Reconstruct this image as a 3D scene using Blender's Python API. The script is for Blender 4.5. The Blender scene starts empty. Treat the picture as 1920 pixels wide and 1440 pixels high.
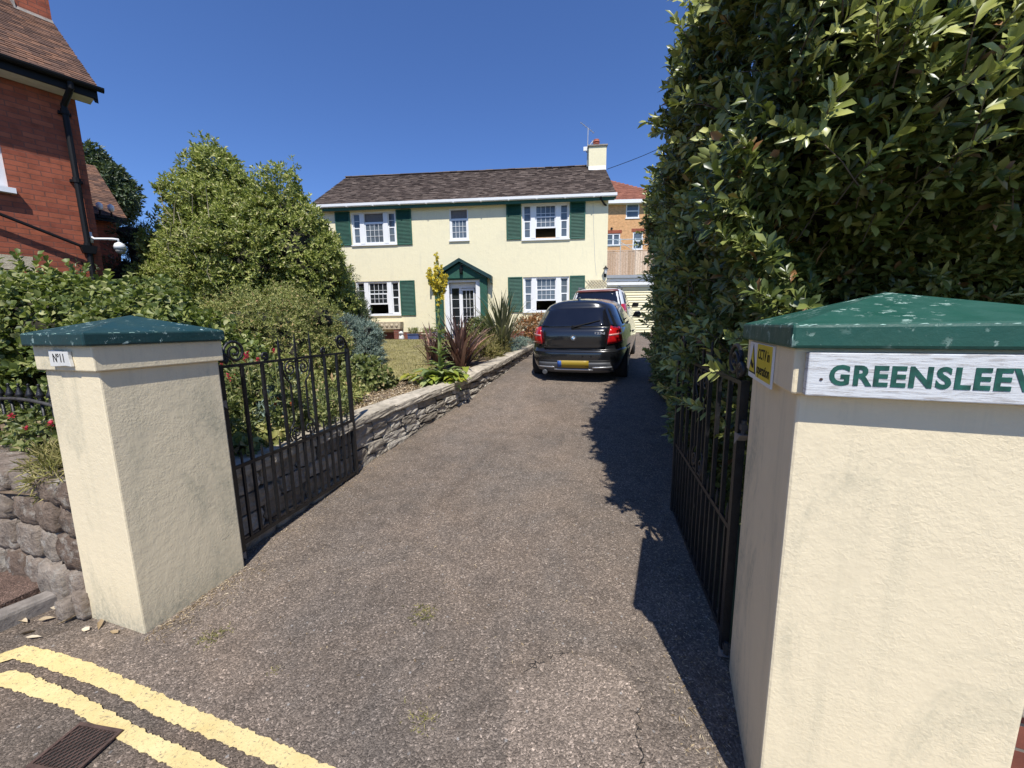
import bpy, bmesh, math, random
import numpy as np
from mathutils import Vector, Matrix
from math import sin, cos, pi, radians, sqrt, atan2

S = bpy.context.scene
COL = S.collection
random.seed(7)

# ------------------------------------------------------------------ camera, light, exposure
PITCH, YAW, ROLL, EYE = radians(8.7), radians(14.0), radians(0.8), 1.6
fw = Vector((-sin(YAW) * cos(PITCH), cos(YAW) * cos(PITCH), -sin(PITCH)))
r0 = Vector((cos(YAW), sin(YAW), 0.0))
u0 = r0.cross(fw)
cr = r0 * cos(ROLL) - u0 * sin(ROLL)
cu = u0 * cos(ROLL) + r0 * sin(ROLL)
cam = bpy.data.objects.new("camera", bpy.data.cameras.new("camera"))
COL.objects.link(cam)
M = Matrix((cr, cu, -fw)).transposed().to_4x4()
M.translation = Vector((0, 0, EYE))
cam.matrix_world = M
cam.data.sensor_width = 36.0
cam.data.lens = 721.0 / 1920.0 * 36.0
cam.data.clip_start = 0.05
cam.data.clip_end = 3000
S.camera = cam

SUN_AZ, SUN_EL = radians(17.0), radians(58.0)
to_sun = Vector((sin(SUN_AZ) * cos(SUN_EL), -cos(SUN_AZ) * cos(SUN_EL), sin(SUN_EL)))
W = bpy.data.worlds.new("World")
S.world = W
W.use_nodes = True
nt = W.node_tree
nt.nodes.clear()
sky = nt.nodes.new("ShaderNodeTexSky")
sky.sky_type = 'NISHITA'
sky.sun_disc = False
sky.sun_elevation = SUN_EL
sky.sun_rotation = atan2(to_sun.x, to_sun.y)
sky.altitude = 0
sky.air_density = 1.0
sky.dust_density = 0.0
sky.ozone_density = 5.0
bgn = nt.nodes.new("ShaderNodeBackground")
bgn.inputs['Strength'].default_value = 0.124
wo = nt.nodes.new("ShaderNodeOutputWorld")
tint = nt.nodes.new("ShaderNodeMix")
tint.data_type, tint.blend_type = 'RGBA', 'MULTIPLY'
tint.inputs[0].default_value = 1.0
tint.inputs[7].default_value = (0.57, 0.70, 0.97, 1)
nt.links.new(sky.outputs[0], tint.inputs[6])
nt.links.new(tint.outputs[2], bgn.inputs[0])
nt.links.new(bgn.outputs[0], wo.inputs[0])

sl = bpy.data.lights.new("sun", 'SUN')
sl.energy = 4.4
sl.angle = radians(0.5)
sl.color = (1.0, 0.965, 0.90)
so = bpy.data.objects.new("sun", sl)
COL.objects.link(so)
so.rotation_euler = to_sun.to_track_quat('Z', 'Y').to_euler()

S.view_settings.view_transform = 'Standard'
S.view_settings.look = 'None'
S.view_settings.exposure = 0.35
S.view_settings.gamma = 1.0
S.render.engine = 'CYCLES'
S.cycles.max_bounces = 7
S.cycles.transparent_max_bounces = 8

# ------------------------------------------------------------------ node helper and materials
class NT:
    def __init__(s, name):
        s.m = bpy.data.materials.new(name)
        s.m.use_nodes = True
        s.t = s.m.node_tree
        s.t.nodes.clear()
        s.out = s.n("ShaderNodeOutputMaterial")
    def n(s, typ, **kw):
        nd = s.t.nodes.new(typ)
        for k, v in kw.items():
            if k.startswith("i_"):
                nd.inputs[k[2:].replace("_", " ")].default_value = v
            else:
                setattr(nd, k, v)
        return nd
    def l(s, a, b):
        s.t.links.new(a, b)
    def co(s, kind="Object", scale=None):
        tc = s.n("ShaderNodeTexCoord")
        o = tc.outputs[kind]
        if scale is not None:
            mp = s.n("ShaderNodeMapping")
            mp.inputs['Scale'].default_value = scale if hasattr(scale, "__len__") else (scale,) * 3
            s.l(o, mp.inputs[0])
            o = mp.outputs[0]
        return o
    def noise(s, co, scale, detail=6, rough=0.6, dist=0.0):
        nd = s.n("ShaderNodeTexNoise")
        nd.inputs['Scale'].default_value = scale
        nd.inputs['Detail'].default_value = detail
        nd.inputs['Roughness'].default_value = rough
        nd.inputs['Distortion'].default_value = dist
        s.l(co, nd.inputs['Vector'])
        return nd.outputs[0]
    def ramp(s, fac, stops, interp='LINEAR'):
        nd = s.n("ShaderNodeValToRGB")
        cr_ = nd.color_ramp
        cr_.interpolation = interp
        while len(cr_.elements) > 1:
            cr_.elements.remove(cr_.elements[-1])
        for i, (p, c) in enumerate(stops):
            e = cr_.elements[0] if i == 0 else cr_.elements.new(p)
            e.position = p
            c = c if hasattr(c, "__len__") else (c, c, c)
            e.color = (*c, 1)
        s.l(fac, nd.inputs[0])
        return nd.outputs[0]
    def mix(s, fac, a, b, mode='MIX'):
        nd = s.n("ShaderNodeMix", data_type='RGBA', blend_type=mode)
        for sock, v in ((nd.inputs[0], fac), (nd.inputs[6], a), (nd.inputs[7], b)):
            if isinstance(v, (int, float)):
                sock.default_value = v if sock == nd.inputs[0] else (v, v, v, 1)
            elif hasattr(v, "is_output"):
                s.l(v, sock)
            else:
                sock.default_value = (*v, 1)
        return nd.outputs[2]
    def math(s, op, a, b=0.0, c=0.0):
        nd = s.n("ShaderNodeMath", operation=op)
        for i, v in enumerate((a, b, c)):
            if hasattr(v, "is_output"):
                s.l(v, nd.inputs[i])
            else:
                nd.inputs[i].default_value = v
        return nd.outputs[0]
    def bump(s, h, strength=0.3, dist=0.01, normal=None):
        nd = s.n("ShaderNodeBump")
        nd.inputs['Strength'].default_value = strength
        nd.inputs['Distance'].default_value = dist
        s.l(h, nd.inputs['Height'])
        if normal is not None:
            s.l(normal, nd.inputs['Normal'])
        return nd.outputs[0]
    def bsdf(s, color, rough=0.6, normal=None, metal=0.0, spec=0.5, coat=0.0):
        p = s.n("ShaderNodeBsdfPrincipled")
        for key, v in (('Base Color', color), ('Roughness', rough), ('Metallic', metal)):
            if hasattr(v, "is_output"):
                s.l(v, p.inputs[key])
            elif hasattr(v, "__len__"):
                p.inputs[key].default_value = (*v, 1)
            else:
                p.inputs[key].default_value = v
        p.inputs['Specular IOR Level'].default_value = spec
        p.inputs['Coat Weight'].default_value = coat
        p.inputs['Coat Roughness'].default_value = 0.03
        if normal is not None:
            s.l(normal, p.inputs['Normal'])
        return p.outputs[0]
    def done(s, sh):
        s.l(sh, s.out.inputs[0])
        return s.m

def simple(name, col, rough=0.5, var=0.12, scale=8.0, bump=0.0, bscale=60.0, metal=0.0, spec=0.5, coat=0.0):
    t = NT(name)
    co = t.co()
    nz = t.noise(co, scale, 5)
    a = tuple(c * (1 - var) for c in col)
    b = tuple(min(1, c * (1 + var)) for c in col)
    c = t.ramp(nz, [(0.3, a), (0.7, b)])
    nm = t.bump(t.noise(co, bscale, 4), bump, 0.01) if bump else None
    return t.done(t.bsdf(c, rough, nm, metal, spec, coat))

def asphalt(name, base, warm, dirt=0.5):
    t = NT(name)
    co = t.co()
    vo = t.n("ShaderNodeTexVoronoi")
    vo.inputs['Scale'].default_value = 140
    wn = t.n("ShaderNodeTexNoise")
    wn.inputs['Scale'].default_value = 60
    wn.inputs['Detail'].default_value = 4
    t.l(co, wn.inputs['Vector'])
    wd = t.n("ShaderNodeVectorMath", operation='MULTIPLY_ADD')
    wd.inputs[1].default_value = (0.022, 0.022, 0.022)
    t.l(wn.outputs['Color'], wd.inputs[0])
    t.l(co, wd.inputs[2])
    t.l(wd.outputs[0], vo.inputs['Vector'])
    vo2 = t.n("ShaderNodeTexVoronoi")
    vo2.inputs['Scale'].default_value = 55
    t.l(co, vo2.inputs['Vector'])
    bw = t.n("ShaderNodeRGBToBW")
    t.l(vo.outputs['Color'], bw.inputs[0])
    st = t.ramp(bw.outputs[0], [(0.0, 0.45), (0.45, 0.85), (0.72, 1.15), (0.86, 1.7), (1.0, 2.7)])
    big = t.noise(co, 1.3, 6, 0.65, 0.4)
    mid = t.noise(co, 7, 6, 0.7)
    c = t.mix(t.ramp(big, [(0.36, 0.0), (0.66, 1.0)]), base, warm)
    c = t.mix(1.0, c, st, 'MULTIPLY')
    c = t.mix(1.0, c, t.ramp(mid, [(0.28, 0.74), (0.5, 1.0), (0.75, 1.2)]), 'MULTIPLY')
    c = t.mix(1.0, c, t.ramp(t.noise(co, 0.55, 5, 0.6, 1.0), [(0.32, 0.84), (0.5, 1.0), (0.7, 1.1)]), 'MULTIPLY')
    fine = t.noise(co, 260, 3, 0.7)
    c = t.mix(1.0, c, t.ramp(fine, [(0.3, 0.65), (0.7, 1.35)]), 'MULTIPLY')
    bw2 = t.n("ShaderNodeRGBToBW")
    t.l(vo2.outputs['Color'], bw2.inputs[0])
    rare = t.ramp(bw2.outputs[0], [(0.86, 0.0), (0.9, 1.0)])
    near = t.ramp(vo2.outputs['Distance'], [(0.25, 1.0), (0.4, 0.0)])
    c = t.mix(t.math('MULTIPLY', t.math('MULTIPLY', rare, near), 0.65), c, (0.42, 0.40, 0.37))
    h = t.math('ADD', t.math('MULTIPLY', vo.outputs['Distance'], -1.0), t.math('MULTIPLY', mid, 0.7))
    return t.done(t.bsdf(c, 0.85, t.bump(h, 0.75, 0.008), spec=0.25))

def render_wall(name, col, stain, strength=0.5, bscale=38, dirt=0.35):
    """painted render: trowelled bumps, soft stains with a shape of their own"""
    t = NT(name)
    co = t.co()
    a = t.noise(t.co(scale=(1.0, 1.0, 0.45)), 2.6, 8, 0.68, 0.8)
    fine = t.noise(co, 14, 5, 0.6)
    c = t.mix(t.ramp(fine, [(0.3, 0.0), (0.7, 0.35)]), col, tuple(x * 0.88 for x in col))
    f = t.ramp(a, [(0.52, 0.0), (0.72, dirt)])
    mott = t.ramp(t.noise(co, 45, 4, 0.7), [(0.35, 0.25), (0.65, 1.0)])
    c = t.mix(t.math('MULTIPLY', f, mott), c, stain)
    sp = t.n("ShaderNodeSeparateXYZ")
    t.l(co, sp.inputs[0])
    zf = t.ramp(t.math('ADD', sp.outputs[2], t.math('MULTIPLY', fine, 0.16)), [(0.08, 0.75), (0.22, 0.25), (0.42, 0.0)])
    c = t.mix(t.math('MULTIPLY', zf, mott), c, tuple(x * 0.8 for x in stain))
    sk = t.ramp(t.noise(t.co(scale=(1, 1, 0.05)), 13, 5, 0.7), [(0.52, 0.0), (0.75, 0.30)])
    c = t.mix(t.math('MULTIPLY', sk, t.ramp(a, [(0.35, 0.2), (0.6, 1.0)])), c, stain)
    vc = t.n("ShaderNodeTexVoronoi", feature='DISTANCE_TO_EDGE')
    vc.inputs['Scale'].default_value = 2.3
    wv = t.n("ShaderNodeTexNoise")
    wv.inputs['Scale'].default_value = 6
    wv.inputs['Detail'].default_value = 6
    t.l(co, wv.inputs['Vector'])
    wa = t.n("ShaderNodeVectorMath", operation='MULTIPLY_ADD')
    wa.inputs[1].default_value = (0.22, 0.22, 0.22)
    t.l(wv.outputs['Color'], wa.inputs[0])
    t.l(co, wa.inputs[2])
    t.l(wa.outputs[0], vc.inputs['Vector'])
    ck = t.math('MULTIPLY', t.ramp(vc.outputs['Distance'], [(0.0, 1.0), (0.006, 0.0)]), t.ramp(t.noise(co, 1.7, 3), [(0.60, 0.0), (0.70, 0.35)]))
    c = t.mix(ck, c, tuple(x * 0.45 for x in stain))
    b1 = t.noise(co, bscale, 4, 0.55, 0.8)
    b2 = t.noise(co, bscale * 0.25, 3, 0.5)
    h = t.math('ADD', t.math('MULTIPLY', b1, t.ramp(t.noise(co, 5, 4, 0.6), [(0.35, 0.15), (0.7, 1.0)])), t.math('MULTIPLY', b2, 0.7))
    h = t.math('SUBTRACT', h, t.math('MULTIPLY', ck, 1.5))
    return t.done(t.bsdf(c, 0.7, t.bump(h, strength, 0.012), spec=0.25))

def brickmat(name, c1, c2, mortar, w=0.225, h=0.075, ms=0.010, bump=0.5, rough=0.85):
    t = NT(name)
    uv = t.co("UV")
    br = t.n("ShaderNodeTexBrick")
    br.inputs['Scale'].default_value = 1.0
    br.inputs['Brick Width'].default_value = w
    br.inputs['Row Height'].default_value = h
    br.inputs['Mortar Size'].default_value = ms * 0.5
    br.inputs['Mortar Smooth'].default_value = 0.15
    br.inputs['Bias'].default_value = -0.1
    br.inputs['Color1'].default_value = (*c1, 1)
    br.inputs['Color2'].default_value = (*c2, 1)
    br.inputs['Mortar'].default_value = (*mortar, 1)
    nzc = t.noise(uv, 9, 4)
    va = t.n("ShaderNodeVectorMath", operation='MULTIPLY_ADD')
    nd = t.n("ShaderNodeTexNoise")
    nd.inputs['Scale'].default_value = 12
    t.l(uv, nd.inputs['Vector'])
    va.inputs[1].default_value = (0.012, 0.012, 0)
    t.l(nd.outputs['Color'], va.inputs[0])
    t.l(uv, va.inputs[2])
    t.l(va.outputs[0], br.inputs['Vector'])
    c = t.mix(1.0, br.outputs['Color'], t.ramp(t.noise(uv, 6, 7, 0.7), [(0.25, 0.62), (0.5, 1.0), (0.8, 1.25)]), 'MULTIPLY')
    hgt = t.math('SUBTRACT', t.math('MULTIPLY', nzc, 0.5), br.outputs['Fac'])
    return t.done(t.bsdf(c, rough, t.bump(hgt, bump, 0.008), spec=0.2))

def island_mat(name, stops, rough=0.8, bump=0.4, bscale=40, spec=0.2, lich=None, lichamt=0.4, mott=1.0, bdist=0.012):
    t = NT(name)
    g = t.n("ShaderNodeNewGeometry")
    co = t.co()
    c = t.ramp(g.outputs['Random Per Island'], stops)
    c = t.mix(1.0, c, t.ramp(t.noise(co, 11, 6, 0.7), [(0.25, 1 - 0.45 * mott), (0.5, 1.0), (0.78, 1 + 0.35 * mott)]), 'MULTIPLY')
    if lich:
        c = t.mix(t.ramp(t.noise(co, 9, 7, 0.75), [(0.52, 0.0), (0.66, lichamt)]), c, lich)
    return t.done(t.bsdf(c, rough, t.bump(t.noise(co, bscale, 8, 0.72), bump, bdist), spec=spec))

def leafmat(name, stops, rough=0.38, trans=0.28, spec=0.5, tcol=(0.30, 0.42, 0.05)):
    t = NT(name)
    g = t.n("ShaderNodeNewGeometry")
    c = t.ramp(g.outputs['Random Per Island'], stops)
    big = t.noise(t.co(), 1.6, 3)
    c = t.mix(1.0, c, t.ramp(big, [(0.3, 0.75), (0.7, 1.2)]), 'MULTIPLY')
    p = t.bsdf(c, rough, None, spec=spec)
    tr = t.n("ShaderNodeBsdfTranslucent")
    t.l(t.mix(0.5, c, tcol), tr.inputs[0])
    mx = t.n("ShaderNodeMixShader")
    mx.inputs[0].default_value = trans
    t.l(p, mx.inputs[1])
    t.l(tr.outputs[0], mx.inputs[2])
    return t.done(mx.outputs[0])

def chipped(name, col, chip, amt=0.62, rough=0.5):
    """old gloss paint with pale chips"""
    t = NT(name)
    co = t.co()
    a = t.noise(co, 26, 8, 0.72, 0.3)
    b = t.noise(co, 4.5, 4, 0.6)
    f = t.math('MULTIPLY', t.ramp(a, [(amt, 0.0), (amt + 0.025, 1.0)]), t.ramp(b, [(0.42, 0.0), (0.6, 1.0)]))
    base = t.mix(t.ramp(t.noise(co, 7, 6, 0.7), [(0.3, 0.0), (0.75, 0.5)]), col, tuple(min(1, x * 1.5 + 0.01) for x in col))
    c = t.mix(f, base, chip)
    h = t.math('SUBTRACT', t.math('MULTIPLY', t.noise(co, 55, 5), 0.5), t.math('MULTIPLY', f, 0.8))
    return t.done(t.bsdf(c, t.ramp(t.noise(co, 12, 4), [(0.3, rough - 0.1), (0.7, rough + 0.2)]), t.bump(h, 0.45, 0.006), spec=0.5))

def yellowpaint():
    t = NT("yellow_paint")
    co = t.co()
    c = t.mix(t.ramp(t.noise(co, 5, 6, 0.7), [(0.3, 0.0), (0.7, 1.0)]), (0.62, 0.475, 0.20), (0.74, 0.60, 0.30))
    w = t.math('MAXIMUM', t.ramp(t.noise(co, 85, 6, 0.75), [(0.56, 0.0), (0.64, 0.75)]), t.ramp(t.noise(t.co(scale=(1, 3.5, 1)), 16, 8, 0.75, 0.6), [(0.60, 0.0), (0.66, 0.8)]))
    c = t.mix(w, c, (0.13, 0.11, 0.10))
    return t.done(t.bsdf(c, 0.75, t.bump(t.noise(co, 80, 4), 0.35, 0.005), spec=0.3))

def weathered_white():
    t = NT("weathered_white_wood")
    co = t.co()
    gr = t.noise(t.co(scale=(6, 6, 60)), 3.0, 8, 0.7, 0.3)
    f = t.ramp(gr, [(0.50, 0.0), (0.62, 0.75)])
    c = t.mix(f, (0.66, 0.67, 0.66), (0.33, 0.30, 0.27))
    return t.done(t.bsdf(c, 0.7, t.bump(gr, 0.5, 0.004), spec=0.3))

M_ = {}
M_['road'] = asphalt("road_tarmac", (0.142, 0.116, 0.092), (0.186, 0.140, 0.104))
M_['drive'] = asphalt("driveway_tarmac", (0.178, 0.148, 0.121), (0.225, 0.174, 0.132))
M_['patch'] = asphalt("worn_tarmac", (0.292, 0.232, 0.182), (0.235, 0.187, 0.146))
M_['pave'] = asphalt("red_tarmac", (0.13, 0.085, 0.065), (0.16, 0.105, 0.08))
M_['crack'] = simple("crack", (0.02, 0.018, 0.016), 0.95)
M_['cream'] = render_wall("cream_render", (0.82, 0.70, 0.475), (0.30, 0.30, 0.22), 0.24, 95, 0.85)
M_['house'] = render_wall("house_render", (0.83, 0.75, 0.505), (0.55, 0.52, 0.40), 0.35, 20, 0.35)
M_['green_cap'] = chipped("green_cap_paint", (0.011, 0.072, 0.050), (0.46, 0.62, 0.53), 0.565)
M_['blue_cap'] = chipped("dark_green_cap_paint", (0.008, 0.040, 0.040), (0.45, 0.60, 0.55), 0.59)
M_['green'] = simple("green_paint", (0.016, 0.086, 0.056), 0.65, 0.2, 5, 0.15)
M_['darkgreen'] = simple("dark_green_paint", (0.008, 0.035, 0.033), 0.5, 0.2, 5)
M_['letter'] = simple("lettering_green", (0.012, 0.085, 0.060), 0.6, 0.5, 40)
M_['white'] = simple("white_paint", (0.80, 0.80, 0.79), 0.4, 0.03, 3)
M_['offwhite'] = simple("off_white", (0.66, 0.65, 0.60), 0.6, 0.1, 12)
M_['signwood'] = weathered_white()
M_['signedge'] = simple("sign_edge", (0.42, 0.37, 0.30), 0.8, 0.2, 20)
M_['iron'] = simple("black_iron", (0.012, 0.012, 0.013), 0.42, 0.5, 30, 0.3, 120)
M_['iron_dust'] = simple("dusty_iron", (0.045, 0.043, 0.040), 0.6, 0.6, 25, 0.3, 90)
M_['blackpl'] = simple("black_plastic", (0.008, 0.008, 0.009), 0.6, 0.2, spec=0.25)
M_['stone'] = island_mat("walling_stone", [(0.0, (0.25, 0.215, 0.17)), (0.5, (0.37, 0.325, 0.26)), (1.0, (0.50, 0.455, 0.38))], 0.9, 0.9, 28, lich=(0.10, 0.09, 0.075), lichamt=0.6, bdist=0.02)
M_['coping'] = island_mat("coping_stone", [(0.0, (0.40, 0.35, 0.27)), (1.0, (0.54, 0.475, 0.375))], 0.9, 0.9, 24, lich=(0.14, 0.12, 0.09), lichamt=0.6)
M_['rubble'] = island_mat("rubble_stone", [(0.0, (0.16, 0.110, 0.080)), (0.4, (0.27, 0.205, 0.155)), (1.0, (0.37, 0.31, 0.25))], 0.9, 1.0, 22, lich=(0.50, 0.46, 0.39), lichamt=0.85, mott=1.3, bdist=0.04)
M_['mortar'] = simple("dark_mortar", (0.05, 0.042, 0.035), 0.95, 0.4, 15, 0.4)
M_['soil'] = simple("soil", (0.16, 0.115, 0.075), 0.95, 0.5, 9, 0.9, 30)
M_['kerb'] = simple("kerb_stone", (0.24, 0.21, 0.18), 0.85, 0.35, 10, 0.5, 50)
M_['yellow'] = yellowpaint()
M_['brick'] = brickmat("red_brick", (0.38, 0.110, 0.058), (0.26, 0.072, 0.042), (0.20, 0.080, 0.055), ms=0.013)
M_['brickdark'] = brickmat("plinth_brick", (0.22, 0.075, 0.05), (0.16, 0.055, 0.04), (0.22, 0.19, 0.16))
M_['obrick'] = brickmat("orange_brick", (0.68, 0.37, 0.165), (0.58, 0.30, 0.125), (0.58, 0.42, 0.27), 0.225, 0.075, 0.010, 0.2)
M_['roofbrown'] = island_mat("brown_roof_tile", [(0.0, (0.062, 0.045, 0.037)), (0.5, (0.105, 0.078, 0.063)), (1.0, (0.165, 0.128, 0.105))], 0.9, 0.5, 30, mott=0.5)
M_['roofred'] = island_mat("red_roof_tile", [(0.0, (0.085, 0.052, 0.040)), (0.5, (0.15, 0.085, 0.058)), (1.0, (0.24, 0.125, 0.075))], 0.85, 0.4, 30)
M_['rooforange'] = island_mat("orange_roof_tile", [(0.0, (0.21, 0.085, 0.055)), (1.0, (0.30, 0.125, 0.08))], 0.85, 0.4, 20)
M_['pane'] = simple("window_pane", (0.11, 0.135, 0.155), 0.04, 0.35, 1.3, spec=0.6)
M_['panedark'] = simple("dark_window_pane", (0.022, 0.026, 0.028), 0.04, 0.4, 1.3, spec=0.6)
M_['curtain'] = simple("grey_blind", (0.17, 0.165, 0.17), 0.8, 0.15, 20)
M_['fence'] = island_mat("fence_board", [(0.0, (0.42, 0.29, 0.19)), (0.5, (0.58, 0.43, 0.31)), (1.0, (0.70, 0.55, 0.41))], 0.85, 0.3, 30)
M_['bark'] = simple("bark", (0.13, 0.10, 0.075), 0.9, 0.4, 12, 0.8, 40)
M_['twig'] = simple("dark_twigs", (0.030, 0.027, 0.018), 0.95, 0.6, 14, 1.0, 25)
M_['terracotta'] = simple("terracotta", (0.42, 0.12, 0.07), 0.7, 0.15, 8)
M_['grey'] = simple("grey_metal", (0.45, 0.46, 0.47), 0.4, 0.1, 8)
M_['greyroof'] = simple("grey_felt", (0.30, 0.32, 0.35), 0.8, 0.1, 8)
M_['bluepot'] = simple("blue_plastic", (0.06, 0.09, 0.20), 0.5, 0.2, 5)
M_['trough'] = simple("cast_stone", (0.50, 0.42, 0.29), 0.85, 0.3, 14, 0.5, 60)
M_['signyellow'] = simple("sign_yellow", (0.72, 0.55, 0.02), 0.4, 0.08, 6)
M_['cartyre'] = simple("tyre_rubber", (0.014, 0.014, 0.014), 0.8, 0.2)
M_['carblack'] = simple("black_car_paint", (0.011, 0.012, 0.014), 0.25, 0.1, 3, spec=0.5, coat=1.0)
M_['carwhite'] = simple("white_car_paint", (0.72, 0.72, 0.70), 0.3, 0.03, 3, coat=0.8)
M_['carglass'] = simple("car_glass", (0.008, 0.009, 0.014), 0.05, 0.3, 2, spec=0.7)
M_['carred'] = simple("red_lamp_lens", (0.45, 0.010, 0.012), 0.12, 0.3, 14, spec=0.6, coat=0.6)
M_['carlens'] = simple("pale_lamp_lens", (0.55, 0.25, 0.22), 0.15, 0.3, 14, spec=0.6)
M_['cargrey'] = simple("grey_bumper_plastic", (0.075, 0.078, 0.085), 0.5, 0.1)
M_['silver'] = simple("silver_trim", (0.55, 0.56, 0.58), 0.3, 0.05, 5, metal=0.6)
M_['plate'] = simple("yellow_plate", (0.34, 0.235, 0.02), 0.5, 0.05)
M_['plateblue'] = simple("blue_plate_strip", (0.03, 0.10, 0.36), 0.5, 0.05)
M_['badgeblue'] = simple("badge_blue", (0.10, 0.32, 0.62), 0.3, 0.05)
M_['maroon'] = simple("maroon_strip", (0.16, 0.045, 0.03), 0.35, 0.2, coat=0.5)
M_['lawn'] = simple("dry_lawn", (0.25, 0.215, 0.088), 0.95, 0.4, 3.0, 0.8, 60)
M_['gravel'] = simple("pale_gravel", (0.36, 0.30, 0.22), 0.95, 0.4, 25, 0.8, 50)
M_['rust'] = simple("rusty_grate", (0.085, 0.050, 0.038), 0.8, 0.4, 20, 0.4, 80)
M_['hill'] = simple("far_ground", (0.10, 0.12, 0.05), 0.95, 0.4, 0.5)

M_['l_hedge'] = leafmat("hedge_leaf", [(0.0, (0.052, 0.078, 0.020)), (0.45, (0.130, 0.162, 0.040)), (0.80, (0.235, 0.26, 0.066)), (0.97, (0.32, 0.33, 0.10)), (0.985, (0.24, 0.12, 0.05)), (1.0, (0.30, 0.15, 0.06))], 0.38, 0.12, 0.55)
M_['l_spray'] = leafmat("young_hedge_leaf", [(0.0, (0.17, 0.20, 0.046)), (0.5, (0.32, 0.345, 0.085)), (1.0, (0.50, 0.50, 0.16))], 0.38, 0.16, 0.6)
M_['l_ivy'] = leafmat("ivy_leaf", [(0.0, (0.060, 0.090, 0.020)), (0.5, (0.150, 0.190, 0.044)), (0.85, (0.27, 0.29, 0.075)), (1.0, (0.42, 0.41, 0.19))], 0.5, 0.25, 0.45)
M_['l_tree'] = leafmat("pittosporum_leaf", [(0.0, (0.12, 0.155, 0.034)), (0.5, (0.31, 0.345, 0.080)), (0.85, (0.47, 0.48, 0.14)), (1.0, (0.55, 0.48, 0.24))], 0.45, 0.28, 0.4)
M_['l_shrub'] = leafmat("shrub_leaf", [(0.0, (0.141, 0.164, 0.047)), (0.5, (0.292, 0.317, 0.094)), (0.9, (0.444, 0.408, 0.153)), (1.0, (0.538, 0.351, 0.187))], 0.5, 0.22, 0.35)
M_['l_conifer'] = leafmat("conifer_leaf", [(0.0, (0.033, 0.057, 0.024)), (0.6, (0.083, 0.120, 0.042)), (1.0, (0.150, 0.180, 0.060))], 0.5, 0.12, 0.3)
M_['l_dark'] = leafmat("dark_leaf", [(0.0, (0.021, 0.036, 0.018)), (0.6, (0.054, 0.083, 0.036)), (1.0, (0.128, 0.158, 0.075))], 0.45, 0.12, 0.4)
M_['l_blue'] = leafmat("blue_leaf", [(0.0, (0.119, 0.175, 0.147)), (0.6, (0.238, 0.315, 0.259)), (1.0, (0.392, 0.462, 0.378))], 0.55, 0.15, 0.3, (0.2, 0.3, 0.2))
M_['l_bright'] = leafmat("bright_leaf", [(0.0, (0.085, 0.115, 0.034)), (0.5, (0.185, 0.215, 0.068)), (0.9, (0.34, 0.34, 0.14)), (1.0, (0.42, 0.32, 0.17))], 0.45, 0.25, 0.4)
M_['l_lime'] = leafmat("lime_leaf", [(0.0, (0.22, 0.28, 0.045)), (0.6, (0.36, 0.40, 0.06)), (1.0, (0.58, 0.50, 0.07))], 0.5, 0.3, 0.35)
M_['l_mull'] = leafmat("felted_leaf", [(0.0, (0.20, 0.26, 0.10)), (1.0, (0.36, 0.41, 0.17))], 0.6, 0.25, 0.3)
M_['l_bronze'] = leafmat("bronze_blade", [(0.0, (0.072, 0.042, 0.039)), (0.6, (0.156, 0.086, 0.068)), (0.85, (0.286, 0.163, 0.111)), (1.0, (0.468, 0.260, 0.169))], 0.4, 0.18, 0.45, (0.3, 0.12, 0.06))
M_['l_flax'] = leafmat("flax_blade", [(0.0, (0.077, 0.081, 0.046)), (0.6, (0.161, 0.161, 0.087)), (1.0, (0.364, 0.329, 0.196))], 0.4, 0.18, 0.45)
M_['l_orange'] = leafmat("orange_leaf", [(0.0, (0.16, 0.10, 0.035)), (0.6, (0.36, 0.17, 0.06)), (1.0, (0.50, 0.22, 0.09))], 0.5, 0.25, 0.35, (0.4, 0.2, 0.05))
M_['l_dry'] = leafmat("dry_leaf", [(0.0, (0.20, 0.135, 0.07)), (0.5, (0.42, 0.32, 0.19)), (1.0, (0.68, 0.58, 0.42))], 0.8, 0.1, 0.2, (0.4, 0.3, 0.1))
M_['l_grass'] = leafmat("grass_blade", [(0.0, (0.16, 0.16, 0.045)), (0.5, (0.31, 0.275, 0.105)), (1.0, (0.50, 0.42, 0.20))], 0.7, 0.2, 0.2)
M_['petal_red'] = leafmat("red_petal", [(0.0, (0.42, 0.025, 0.05)), (1.0, (0.62, 0.06, 0.10))], 0.6, 0.3, 0.2, (0.6, 0.1, 0.1))
M_['petal_yellow'] = leafmat("yellow_petal", [(0.0, (0.55, 0.42, 0.03)), (0.5, (0.78, 0.64, 0.06)), (1.0, (0.85, 0.76, 0.22))], 0.6, 0.3, 0.2, (0.8, 0.7, 0.1))
M_['petal_orange'] = leafmat("orange_petal", [(0.0, (0.55, 0.14, 0.04)), (1.0, (0.65, 0.25, 0.08))], 0.6, 0.3, 0.2, (0.6, 0.2, 0.1))

# ------------------------------------------------------------------ object helpers
def thing(name, label, cat, loc=(0, 0, 0), rz=0.0, group=None, rx=0.0):
    o = bpy.data.objects.new(name, None)
    o.empty_display_size = 0.1
    COL.objects.link(o)
    o.location = loc
    o.rotation_euler = (rx, 0, rz)
    o['label'] = label
    o['category'] = cat
    if group:
        o['group'] = group
    return o

def tag(o, label=None, cat=None, group=None, kind=None):
    for k, v in (('label', label), ('category', cat), ('group', group), ('kind', kind)):
        if v:
            o[k] = v
    return o

def link_mesh(name, me, mats, parent=None, loc=None, smooth=False):
    o = bpy.data.objects.new(name, me)
    COL.objects.link(o)
    for m in (mats if isinstance(mats, (list, tuple)) else [mats]):
        me.materials.append(m)
    if parent:
        o.parent = parent
    if loc:
        o.location = loc
    if smooth:
        me.polygons.foreach_set("use_smooth", [True] * len(me.polygons))
    return o

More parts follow.
